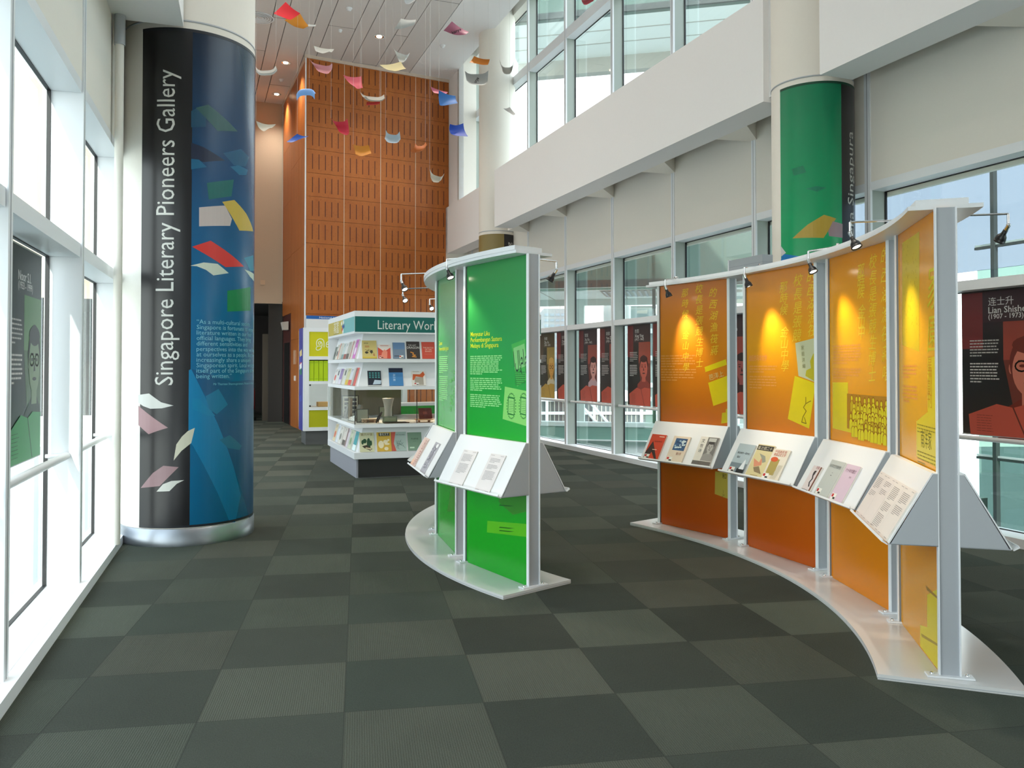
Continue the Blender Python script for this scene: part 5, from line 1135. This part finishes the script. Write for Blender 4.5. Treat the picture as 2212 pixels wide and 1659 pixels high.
pr = thing('potted_plant', R(16.2, -5.05), 'green arching plant whose fronds show beside the big banner edge', 'plant')
b = MB(); b.lathe(R(16.2, -5.05), Z, [(0, 0), (.14, 0), (.18, .3), (.16, .3), (.15, .27), (0, .27)], C(60, 52, 46), 18); b.build('pot', pr)
b = MB(); rr = random.Random(4); c0 = R(16.2, -5.05, .28)
for k in range(26):
    a_ = rr.uniform(0, 6.28); L_ = rr.uniform(.35, .62); d = Vector((math.cos(a_), math.sin(a_), 0)); pts = [c0 + d * L_ * s + Z * (.34 * math.sin(s * 2.4) * L_ * 2) for s in (0, .25, .5, .75, 1)]; side_ = Vector((-d.y, d.x, 0))
    for i in range(4): w0, w1 = .014 * (1 - i * .2), .014 * (1 - (i + 1) * .2); b.add([pts[i] - side_ * w0, pts[i] + side_ * w0, pts[i + 1] + side_ * w1, pts[i + 1] - side_ * w1], [(0, 1, 2, 3)], C(52, 84, 40))
b.build('fronds', pr)

# ------------------------------------------------------------------ posters in the windows
def poster(S, u0, u1, v0, v1, pal, names, label, pr, grp, seed=1):
    """pal: dark, header, strip, glow, book ; names: (chinese, latin, years)"""
    W, Hh = u1 - u0, v1 - v0; T0 = Surf(S.P(u0, v0), S.a, S.b, S.n)
    b = MB(); b.box(T0.P(0, 0, -.002), T0.a * W, T0.b * Hh, T0.n * .004, gradient('poster_bg_%s_%d' % (pr['k'], seed % 2), [(0, tuple(x * 1.1 for x in pal[5])), (.35, pal[0]), (.6, pal[0]), (1, pal[1])], 0, Hh, .35)); o = tag(b.build('poster'), label, 'poster', grp)
    T = Surf(T0.P(0, 0, .002), T0.a, T0.b, T0.n); b = MB()
    prect(b, T, 0, W * .26, Hh * .60, Hh * .99, mat('pstrip' + pr['k'], pal[2], .35), .0004)
    prect(b, T, W * .26, W, Hh * .78, Hh, mat('phead' + pr['k'], pal[1], .35), .0006); prect(b, T, W * .5, W, Hh * .52, Hh * .78, mat('pglow' + pr['k'], pal[3], .35), .0004)
    ppoly(b, T, [(W * .5, Hh * .52), (W, Hh * .52), (W, Hh * .26), (W * .6, Hh * .22)], mat('pwarm' + pr['k'], tuple(x * .5 for x in pal[3]), .35), .0004)
    b.build('backdrop_print', o)
    b = MB(); WT = C(226, 222, 220)
    if names[0]: ptext(b, T, names[0], W * .33, Hh * .898, W * .100, WT, .001)
    ptext(b, T, names[1], W * .33, Hh * .842, W * .098, WT, .001, bold=.012); ptext(b, T, names[2], W * .33, Hh * .803, W * .074, WT, .001, bold=.01)
    plines(b, T, W * .10, W * .46, Hh * .66, 6, Hh * .021, Hh * .008, C(190, 186, 184), .001, seed); plines(b, T, W * .10, W * .46, Hh * .50, 7, Hh * .021, Hh * .009, C(206, 202, 200), .001, seed + 1)
    b.build('lettering', o)
    b = MB(); face(b, T, W * pr.get('x', .80), Hh * .47, W * pr.get('s', .20), mat('pskin' + pr['k'], pr['skin'], .4), mat('phair' + pr['k'], pr['hair'], .4), mat('pshirt' + pr['k'], pr['shirt'], .4), pr.get('gl', False)) ; 
    # keep the portrait inside the sheet
    b.v = [(lambda q: T.P(min(max((q - T.o).dot(T.a), 0.002), W - .002), (q - T.o).dot(T.b), (q - T.o).dot(T.n)))(q) for q in b.v]
    b.build('portrait', o)
    b = MB(); bkm = mat('pbook' + pr['k'], pal[4], .4); bk2 = mat('pbookline' + pr['k'], tuple(x * .25 for x in pal[4]), .4)
    ppoly(b, T, [(W * .10, 0.002), (W * .08, Hh * .14), (W * .42, Hh * .22), (W * .60, Hh * .20), (W * .74, .002)], bkm, .0032); ppoly(b, T, [(W * .755, .002), (W * .615, Hh * .20), (W * .75, Hh * .225), (W * .998, Hh * .215), (W * .998, .002)], bkm, .0032)
    pcurve(b, T, [(W * .607, Hh * .20), (W * .745, .006)], W * .016, bk2, .0036)
    for k in range(7): plines(b, T, W * .18, W * .58, Hh * (.14 - .018 * k), 1, .01, Hh * .003, bk2, .0036, seed + k)
    b.build('book_print', o)
    b = MB(); 
    for v in (0, Hh): b.tube(T.P(-.004, v, -.003), T.P(W + .004, v, -.003), .006, C(190, 190, 190), 8)
    b.build('edge_rod', o)
    return o
RED = [(0.012, 0.006, 0.008), (0.045, 0.014, 0.02), (0.20, 0.02, 0.022), (0.34, 0.055, 0.035), (0.56, 0.085, 0.05), (0.03, 0.012, 0.006)]
OCH = [(0.02, 0.014, 0.006), (0.09, 0.06, 0.02), (0.10, 0.05, 0.02), (0.36, 0.24, 0.05), (0.50, 0.30, 0.05), (0.04, 0.025, 0.006)]
GRN = [(0.006, 0.010, 0.008), (0.016, 0.022, 0.02), (0.014, 0.024, 0.02), (0.08, 0.20, 0.06), (0.05, 0.30, 0.10), (0.01, 0.05, 0.02)]
PS = Surf(R(0, 0.895), -Rd, Z, -Rn)
PZ0, PZ1 = 0.875, 2.145
def ut(px, py=760): return PS.px(px, py)[0]
GP = 'writer posters hung in the window bays'
pw = ut(1405) - ut(1356)
def skin(r, g, b_): return ms(r, g, b_)
data = [(ut(1166), ut(1198), OCH, ('朱绪', 'Zhu Xu', '(1909 - 2007)'), 'ochre poster of an elderly person in round glasses, first beside the green stand', dict(k='a', skin=ms(206, 150, 70), hair=ms(214, 170, 90), shirt=ms(200, 190, 160), gl=True)),
        (ut(1203), ut(1203) + pw, RED, ('赵戎', 'Zhao Rong', '(1920 - 1988)'), 'slice of a dark red poster between the ochre poster and a window post', dict(k='b', skin=ms(180, 90, 80), hair=ms(40, 10, 12), shirt=ms(120, 60, 60))),
        (ut(1251), ut(1290), RED, ('絮絮', 'Xu Xu', '(1909 - 1967)'), 'red poster of a young dark-haired person in an open white collar', dict(k='c', skin=ms(222, 160, 150), hair=ms(54, 10, 14), shirt=ms(206, 170, 176))),
        (ut(1296), ut(1296) + pw, RED, ('姚紫', 'Yao Zi', '(1920 - 1982)'), 'dark red poster beside the young white-collared person, cut by a window post', dict(k='d', skin=ms(170, 80, 76), hair=ms(40, 8, 10), shirt=ms(60, 20, 24))),
        (ut(1356), ut(1405), RED, ('杏影', 'Xing Ying', '(1912 - 1967)'), 'red poster of a dark-haired person with a faint smile, next to the orange stand', dict(k='e', skin=ms(196, 96, 80), hair=ms(60, 14, 16), shirt=ms(150, 60, 50), x=.72)),
        (ut(1411), ut(1411) + pw, RED, ('', '', ''), 'edge of a dark red poster just before the orange stand', dict(k='f', skin=ms(150, 60, 56), hair=ms(40, 8, 10), shirt=ms(60, 20, 24))),
        (ut(1618) - pw, ut(1618), RED, ('章翰', 'Yi Meian', '(19 - 1995)'), 'dark red poster seen through the gap between the first two orange panels', dict(k='g', skin=ms(160, 80, 76), hair=ms(40, 8, 10), shirt=ms(60, 20, 24))),
        (ut(2079, 800), ut(2079, 800) + .80, RED, ('连士升', 'Lian Shisheng', '(1907 - 1973)'), 'large red and black poster of a smiling person in glasses and suit', dict(k='h', skin=ms(206, 120, 100), hair=ms(110, 36, 26), shirt=ms(120, 34, 20), gl=True, s=.25))]
for i, (a_, c_, pal, nm, lb, pr_) in enumerate(data): poster(PS, a_, c_, PZ0, PZ1, pal, nm, lb, pr_, GP, i + 1)
PLS = Surf(L(0, -0.185), Ld, Z, Ln)
qa = PLS.px(89, 554); qb = PLS.px(29, 700)
poster(PLS, qa[0] - .80, qa[0], 0.93, 2.16, GRN, ('', 'Noor S.I.', '(1933 - 1999)'), 'dark green poster of a person in glasses in the left window bay behind the handrail', dict(k='n', skin=ms(120, 140, 110), hair=ms(14, 20, 16), shirt=ms(40, 60, 48), gl=True), GP, 20)
# ------------------------------------------------------------------ handrails
def rail(F, t0, t1, o, z, r, label, ow):
    b = MB(); b.tube(F(t0, o, z), F(t1, o, z), r, M_rail, 18); q = tag(b.build('handrail'), label, 'handrail', 'handrails across the window bays')
    b = MB()
    for t in (t0, t1): b.tube(F(t, o, z), F(t, ow, z), r * .55, M_rail, 12)
    b.build('bracket', q)
names_r = {0: 'handrail crossing the far window bay below the ochre poster', 1: 'handrail below the posters of the young person in a white collar', 2: 'handrail below the widest red portrait poster beside the orange stand', 3: 'handrail of the bay mostly hidden behind the orange stand', 5: 'long handrail below the large poster of the smiling person in glasses'}
for k in range(6):
    t1, t0 = mt[4 + k], mt[5 + k]
    rail(R, t0 + .05, t1 - .05, WO + 0.08, 0.85, 0.021, names_r.get(k, 'white handrail in the bay behind the column with the green banner'), WO + .19)
for k, lb in ((5, 'pale handrail in the window bay nearest the viewer on the left wall'), (6, 'thick white handrail below the dark green poster'), (7, 'white handrail in the bright bay beside the big bannered column'), (8, 'white handrail glimpsed behind the big bannered column')):
    rail(L, lt[k] + .05, lt[k + 1] - .05, -0.07, 0.90, 0.024, lb, -.19)

# ------------------------------------------------------------------ flying paper sheets hung on threads
PAPERS = [  # TL TR BR BL in view, distance, depth offsets, bend, colour, label
 ([(617, 4), (649, 29), (627, 42), (591, 28)], 12.0, (.0, .1, .0, -.1), .03, (214, 34, 48), 'bright red sheet flying highest by the ceiling vent'),
 ([(649, 30), (667, 56), (655, 63), (614, 44)], 12.6, (.0, .1, .1, 0), .03, (222, 146, 40), 'golden orange sheet touching the bright red one'),
 ([(666, 52), (684, 53), (682, 56), (667, 57)], 12.4, (0, .3, .3, 0), .01, (216, 212, 206), 'tiny white sheet tip beside the golden orange sheet'),
 ([(678, 99), (722, 106), (712, 112), (684, 112)], 12.6, (0, 0, -.2, -.2), .03, (196, 198, 194), 'small grey-white sheet with a tan end above the pink sheets'),
 ([(552, 144), (596, 142), (598, 147), (553, 150)], 9.5, (0, 0, -.1, -.1), .05, (208, 206, 202), 'white wavy sheet just off the edge of the blue banner, upper one'),
 ([(553, 261), (596, 268), (584, 275), (566, 281)], 9.5, (0, .1, 0, 0), .04, (214, 208, 194), 'white curved sheet just off the edge of the blue banner, lower one'),
 ([(643, 204), (683, 203), (680, 215), (641, 217)], 12.5, (0, 0, -.1, -.1), -.07, (108, 158, 222), 'light blue wavy sheet before the timber corner'),
 ([(642, 289), (667, 294), (650, 300), (619, 307)], 12.2, (.1, .2, 0, 0), .03, (28, 84, 176), 'dark blue sheet with a pale fold before the timber corner'),
 ([(667, 126), (718, 137), (714, 154), (680, 144)], 12.5, (0, 0, 0, 0), .06, (212, 152, 160), 'pale pink curling sheet at the top of the timber tower'),
 ([(741, 162), (781, 165), (784, 190), (766, 187)], 12.0, (0, .1, 0, 0), .04, (206, 92, 108), 'rose pink sheet over the second timber column'),
 ([(820, 140), (866, 133), (877, 148), (846, 152)], 12.2, (.1, .1, 0, 0), .03, (212, 200, 156), 'cream yellow sheet at the top edge of the timber tower'),
 ([(849, 101), (885, 114), (876, 126), (860, 127)], 12.8, (0, 0, 0, 0), .06, (210, 212, 208), 'white sheet curled like a spring under the grooved ceiling'),
 ([(866, 40), (899, 42), (893, 55), (852, 62)], 12.5, (0, .1, .1, 0), .03, (176, 178, 176), 'faint grey-white sheet close below the ceiling grooves'),
 ([(874, -3), (900, -4), (896, 2), (877, 9)], 10.5, (0, .1, 0, 0), .02, (196, 200, 204), 'white sheet cut by the top edge of the picture'),
 ([(976, 46), (1013, 69), (1005, 76), (958, 67)], 11.0, (.0, .1, .0, 0), .03, (160, 92, 116), 'mauve sheet with black brush lettering'),
 ([(1024, 121), (1058, 128), (1054, 139), (1014, 134)], 11.5, (.0, 0, 0, 0), .03, (206, 124, 40), 'orange sheet in front of the tall round cream column'),
 ([(1079, 128), (1111, 129), (1108, 143), (1084, 143)], 11.5, (.0, 0, 0, 0), .11, (214, 212, 206), 'white sheet bent into a cup over the tall cream column'),
 ([(1004, 153), (1055, 152), (1053, 178), (1008, 174)], 11.9, (.0, 0, 0, 0), .05, (164, 166, 164), 'silver-grey sheet with black brush lettering'),
 ([(1087, 234), (1101, 231), (1114, 247), (1104, 246)], 11.1, (.0, 0, 0, 0), .02, (206, 202, 200), 'small white triangular sheet on the window edge of the cream column'),
 ([(948, 195), (984, 207), (989, 222), (950, 227)], 11.2, (.0, .1, 0, 0), .03, (44, 108, 178), 'broad blue sheet overlapping a pink one near the cream pier'),
 ([(930, 187), (968, 199), (960, 203), (938, 200)], 11.6, (.0, .1, 0, 0), .02, (206, 112, 134), 'pink sheet tucked behind the broad blue sheet'),
 ([(778, 199), (830, 204), (832, 210), (790, 208)], 12.0, (.0, 0, -.2, -.1), .05, (176, 172, 164), 'grey wavy sheet directly above the small dark red one'),
 ([(792, 220), (820, 218), (820, 224), (791, 227)], 12.2, (.0, 0, 0, 0), .02, (170, 32, 30), 'small dark red sheet under the grey wavy one'),
 ([(715, 255), (750, 256), (754, 288), (728, 276)], 12.0, (.0, 0, .1, 0), .05, (204, 40, 66), 'crimson sheet with a trailing corner'),
 ([(833, 280), (863, 284), (865, 301), (831, 299)], 12.0, (.0, 0, 0, 0), .06, (178, 194, 206), 'silver-blue rolled sheet in the middle of the timber tower'),
 ([(763, 312), (796, 313), (802, 332), (768, 334)], 12.0, (.0, 0, 0, 0), .04, (222, 144, 46), 'amber sheet low on the timber tower'),
 ([(897, 309), (919, 307), (918, 318), (886, 325)], 12.4, (.0, .1, .1, 0), .05, (186, 96, 30), 'rust brown sheet blending into the timber'),
 ([(972, 268), (1001, 266), (1011, 294), (974, 288)], 11.0, (.0, .1, 0, 0), .04, (12, 66, 170), 'deep blue folded sheet against the cream pier'),
 ([(928, 364), (960, 374), (953, 384), (930, 382)], 11.5, (.0, 0, 0, 0), .07, (214, 208, 196), 'white sheet bent into a scoop, lowest of all the flying sheets'),
 ([(1256, 0), (1284, -6), (1282, 2), (1262, 10)], 9.0, (.0, 0, 0, 0), .02, (170, 70, 80), 'dusky red sheet at the top edge before the high windows'),
]
for i, (cs, Y, dy, bend, col, lb) in enumerate(PAPERS):
    P = [at_y(x, y, Y + d) for (x, y), d in zip(cs, dy)]
    nrm = ((P[1] - P[0]).cross(P[3] - P[0]))
    nrm = nrm.normalized() if nrm.length > 1e-6 else Vector((0, -1, 0))
    if nrm.z > 0: nrm = -nrm
    N_ = 9; vs = []; rr = random.Random(i); ph = rr.uniform(-.4, .4)
    for layer in (0, 0.0016):
        for a_ in range(N_):
            for c_ in range(N_):
                s, t = c_ / (N_ - 1), a_ / (N_ - 1)
                p = P[0] * (1 - s) * (1 - t) + P[1] * s * (1 - t) + P[2] * s * t + P[3] * (1 - s) * t
                k = (1 - (2 * s - 1) ** 4) * .8 if abs(bend) > .045 else math.sin(math.pi * s) + .35 * math.sin(2 * math.pi * (s + ph)) * t
                p = p - Z * bend * k * (1.3 if abs(bend) > .045 else .55) + nrm * bend * .8 * math.sin(math.pi * t) + nrm * layer
                vs.append(p)
    n2 = N_ * N_; fs = []
    for a_ in range(N_ - 1):
        for c_ in range(N_ - 1):
            q = a_ * N_ + c_; fs.append((q, q + 1, q + N_ + 1, q + N_)); fs.append((n2 + q, n2 + q + N_, n2 + q + N_ + 1, n2 + q + 1))
    b = MB(); b.add(vs, fs, C(*col, .5), True); o = tag(b.build('paper_sheet'), lb, 'paper sheet', 'coloured sheets flying below the ceiling')
    b = MB(); 
    top = max(vs[:n2], key=lambda q: q.z)
    zc = CZ if (top - RP).dot(Rn) < .25 else 10.5
    b.tube(top, Vector((top.x, top.y, zc)), .0012, C(206, 204, 200), 5); b.build('thread', o)
    if 'lettering' in lb:
        c0 = vs[4 * N_ + 4] ; ax = (P[1] - P[0]).normalized(); up = (P[0] - P[3]).normalized(); T = Surf(c0, ax, up); b = MB()
        if T.n.y > 0: T.n = -T.n
        ptext(b, T, 'karya', .0, -.02, .06, C(20, 18, 20), .012, rot=1.1 if 'mauve' in lb else .9, align='C', bold=.01); b.build('brush_lettering', o)

# ------------------------------------------------------------------ outside the windows
M_ext = mat('pale_facade', (0.50, 0.58, 0.56), .7); M_extw = mat('white_soffit', (0.80, 0.83, 0.80), .7); M_extg = mat('green_glass_panel', (0.10, 0.19, 0.16), .3); M_extd = mat('dark_frame', (0.03, 0.04, 0.04), .5)
M_conc = mat('concrete_edge', (0.42, 0.42, 0.38), .8); M_win = mat('tower_window', (0.16, 0.22, 0.27), .3)
g = MB(); g.quad((-120, -60, -18), (160, -60, -18), (160, 200, -18), (-120, 200, -18), mat('city_ground', (0.26, 0.29, 0.28), .9)); tag(g.build('ground'), kind='structure')
EO = Vector((1.5, 20.2, 0)); EU = Vector((0.974, -0.225, 0)); EV = Vector((0.225, 0.974, 0))
def E_(u, v, z=0): return EO + EU * u + EV * v + Z * z
b = MB(); b.fbox(R, 1.4, 16, 1.0, 4.6, -.5, -.32, mat('terrace_paving', (0.05, 0.06, 0.055), .25)); o = tag(b.build('terrace_floor'), kind='structure')
tb = thing('terrace_parapet', E_(3, 0, -.5), 'low pale green parapet outside the window bays with posters', 'parapet')
b = MB(); b.fbox(E_, -2, 7, 0, .3, -.30, .02, mat('parapet_green', (0.16, 0.30, 0.25), .4)); b.build('green_band', tb)
b = MB(); b.fbox(E_, -2, 7, -.04, .34, .02, .12, M_ext); b.build('coping', tb); b = MB(); b.fbox(E_, -2, 7, -.06, 0, -.36, -.30, M_extw); b.build('white_line', tb)
so = thing('link_canopy', E_(3, 1, 3.4), 'green-glazed overhang with white soffit and louvred light outside the window bays', 'canopy')
b = MB(); b.fbox(E_, -2.5, 6.6, 0, .08, 3.62, 6.0, mat('teal_fascia', (0.075, 0.125, 0.105), .35)); b.build('fascia', so)
b = MB(); b.fbox(E_, -2.5, 6.6, -.06, .1, 3.46, 3.62, M_extd); b.fbox(E_, -2.5, 6.6, -.02, .14, 3.38, 3.43, M_extg); b.build('fascia_edge', so)
b = MB(); b.fbox(E_, -2.5, 6.6, .1, 3.6, 3.46, 3.55, mat('bright_soffit', (0.85, 0.90, 0.86), .7)); b.build('soffit', so)
b = MB(); b.fbox(E_, -2.5, 6.6, 3.55, 3.75, 3.28, 3.55, M_ext); b.build('far_beam', so)
b = MB()
for u in (-.6, 1.5, 3.6, 5.4): b.fbox(E_, u, u + .03, .1, 3.55, 3.45, 3.462, M_conc)
b.build('soffit_joint', so)
b = MB(); b.fbox(E_, 1.0, 2.4, .8, 2.6, 3.43, 3.46, M_conc)
for k in range(9): b.fbox(E_, 1.06 + k * .15, 1.12 + k * .15, .85, 2.55, 3.415, 3.43, M_win)
b.build('louvre_light', so)
b = MB(); b.lathe(E_(4.4, 1.6, 3.46), -Z, [(.16, 0), (.16, .05), (0, .06)], M_conc, 16); b.build('round_light', so)
for u in (.05, 6.4): b = MB(); b.fbox(E_, u, u + .22, 3.5, 3.72, -.3, 3.46, M_ext); b.build('canopy_post', so)
b = MB(); b.fbox(E_, 2.35, 2.43, 0, .1, .125, 3.5, M_extd); b.fbox(E_, 2.35, 2.43, 0, .1, 3.62, 6, M_extd); b.fbox(E_, 5.2, 5.3, -.1, 0, 3.62, 6, M_extd); b.build('dark_upright', so)
# steel screen and stays outside the near window
M_skyglass = glass('tinted_screen_glass', (0.37, 0.41, 0.46), .05)
sc = thing('glass_screen', R(-2, 4.2), 'tall green glass screen with dark steel frame outside the near window', 'glass screen')
M_scr = glass('pale_green_glass', (0.40, 0.50, 0.47), .08)
b = MB(); b.fbox(R, -8, 1.2, 4.2, 4.24, -4, 2.77, M_scr); b.build('glass_panels', sc)
b = MB(); b.fbox(R, -8, 3.6, 4.2, 4.24, 2.77, 7.2, M_skyglass); b.build('clear_panels', sc)
for t in (-6.6, -4.2, -1.35, 0.9):
    b = MB(); b.fbox(R, t, t + .05, 4.13, 4.2, -18, 7.2, M_extd); b.build('upright', sc)
for z in (.26, .69, 2.40, 3.04):
    b = MB(); b.fbox(R, -8, 1.2, 4.15, 4.2, z, z + .03, M_extd); b.fbox(R, -8, 1.2, 4.16, 4.2, z + .035, z + .06, M_ext); b.build('crossbar', sc)
b = MB()
for k in (0, .22): b.tube(R(-1.9 - k, 5.2, 2.75), R(-3.3 - k, 5.2, 5.0), .016, M_conc, 6); b.tube(R(-2.0 - k, 5.2, 4.2), R(-3.1 - k, 5.2, 2.9), .016, M_conc, 6)
b.build('stay_cable', sc)
# big roof canopy beyond the high windows
rc = thing('roof_canopy', E_(8, 8, 13), 'white projecting roof canopy with a concrete edge outside the high windows', 'canopy')
b = MB(); b.fbox(E_, -3, 34, 6.6, 10, 13.0, 13.3, mat('bright_soffit', (0.85, 0.90, 0.86), .7)); b.build('soffit', rc); b = MB(); b.fbox(E_, -3, 34, 10.0, 10.4, 12.45, 13.3, M_conc); b.build('edge_beam', rc)
b = MB(); b.fbox(E_, -3, 34, 6.4, 6.6, 13.0, 17, mat('teal_fascia', (0.075, 0.125, 0.105), .35)); b.fbox(E_, -3, 34, 6.3, 6.4, 13.0, 13.2, M_extd); b.build('glass_fascia', rc)
b = MB()
for v in (7.6, 8.7): b.fbox(E_, -3, 34, v, v + .05, 12.985, 13.0, M_conc)
b.build('soffit_joint', rc)
# hotel tower with its sign
X0, X1, YT = 4.9, 8.4, 84.0
tw = thing('tower', Vector((6.5, 88, -18)), 'pale distant tower with rows of blue-grey windows and a rooftop sign', 'building')
b = MB(); b.box((X0, YT, -18), (X1 - X0, 0, 0), (0, 12, 0), (0, 0, 25.6), mat('tower_white', (0.24, 0.26, 0.27), .8)); b.build('body', tw)
b = MB()
for i in range(6):
    for j in range(14): b.box((X0 + .12 + i * .57, YT - .04, -.6 + j * .57), (.42, 0, 0), (0, .03, 0), (0, 0, .26), M_win)
b.build('windows', tw)
b = MB(); T = Surf((4.3, YT - .1, 7.72), (1, 0, 0), Z); ptext(b, T, 'PAN PACIFIC', 0, .1, .62, C(96, 118, 130), 0, width=4.9); b.build('rooftop_sign', tw)
b = MB()
for k in range(5): b.box((4.4 + k * 1.1, YT + .1, 7.5), (.06, 0, 0), (0, .06, 0), (0, 0, .5), M_conc)
b.box((4.3, YT + .1, 7.7), (4.9, 0, 0), (0, .06, 0), (0, 0, .05), M_conc); b.build('sign_frame', tw)
gt = thing('tower', Vector((18, 66, -18)), 'greenish glass tower standing across the street beyond the last visible window bay', 'building')
b = MB(); b.box((9.8, 60, -18), (16, 0, 0), (0, 14, 0), (0, 0, 26.5), mat('tower_green', (0.13, 0.19, 0.18), .4)); b.build('body', gt)
b = MB()
for j in range(9): b.box((9.7, 59.8, -10 + j * 2.0), (16.2, 0, 0), (0, .2, 0), (0, 0, .35), M_ext)
for i in range(9): b.box((9.8 + i * 2, 59.85, -18), (.15, 0, 0), (0, .1, 0), (0, 0, 26.4), M_ext)
b.build('facade_grid', gt)
pv = thing('pavilion', Vector((5, 40, -18)), 'low pavilion with grey ribbed walls, white frames and diagonal white struts outside', 'building')
b = MB(); b.box((2.0, 38, -18), (5.0, 0, 0), (0, 6, 0), (0, 0, 18.0), mat('ribbed_grey', (0.10, 0.12, 0.13), .7)); b.build('body', pv)
b = MB(); b.box((1.9, 37.8, -.72), (5.2, 0, 0), (0, .2, 0), (0, 0, .13), M_extw); b.box((1.9, 37.8, -1.25), (5.2, 0, 0), (0, .2, 0), (0, 0, .13), M_extw); b.prism([Vector((1.8, 37.7, -.1)), Vector((7.2, 37.7, -.1)), Vector((7.2, 37.7, .1)), Vector((4.6, 37.7, .8)), Vector((1.8, 37.7, .1))], Vector((0, .3, 0)), M_extw)
for k in range(5): b.box((2.3 + k * 1.1, 37.75, -6), (.13, 0, 0), (0, .2, 0), (0, 0, 6), M_extw)
for k in range(24): b.box((2.1 + k * .2, 37.95, -6), (.05, 0, 0), (0, .06, 0), (0, 0, 5.9), M_conc)
b.build('white_frame', pv)
b = MB()
for k in range(2): b.tube((3.6 + k * .5, 36, .0), (5.0 + k * .5, 36, -1.6), .06, M_extw, 8)
b.build('strut', pv)
# building across on the sunny side
nb = thing('building', L(20, -26, -18), 'pale blue glazed building outside the left windows', 'building')
b = MB(); b.fbox(L, 4, 60, -40, -26, -18, 14, mat('blue_glazing', (0.11, 0.15, 0.21), .4)); b.build('body', nb)
b = MB()
for z in (-6, -3, 0, 2.2, 4.4, 6.6, 9.2, 12): b.fbox(L, 4, 60, -26.08, -26.0, z, z + .14, mat('pale_band', (.26, .28, .29), .6))
for t in range(4, 60, 3): b.fbox(L, t, t + .1, -26.06, -26, -18, 14, mat('pale_band', (.26, .28, .29), .6))
b.build('facade_grid', nb)
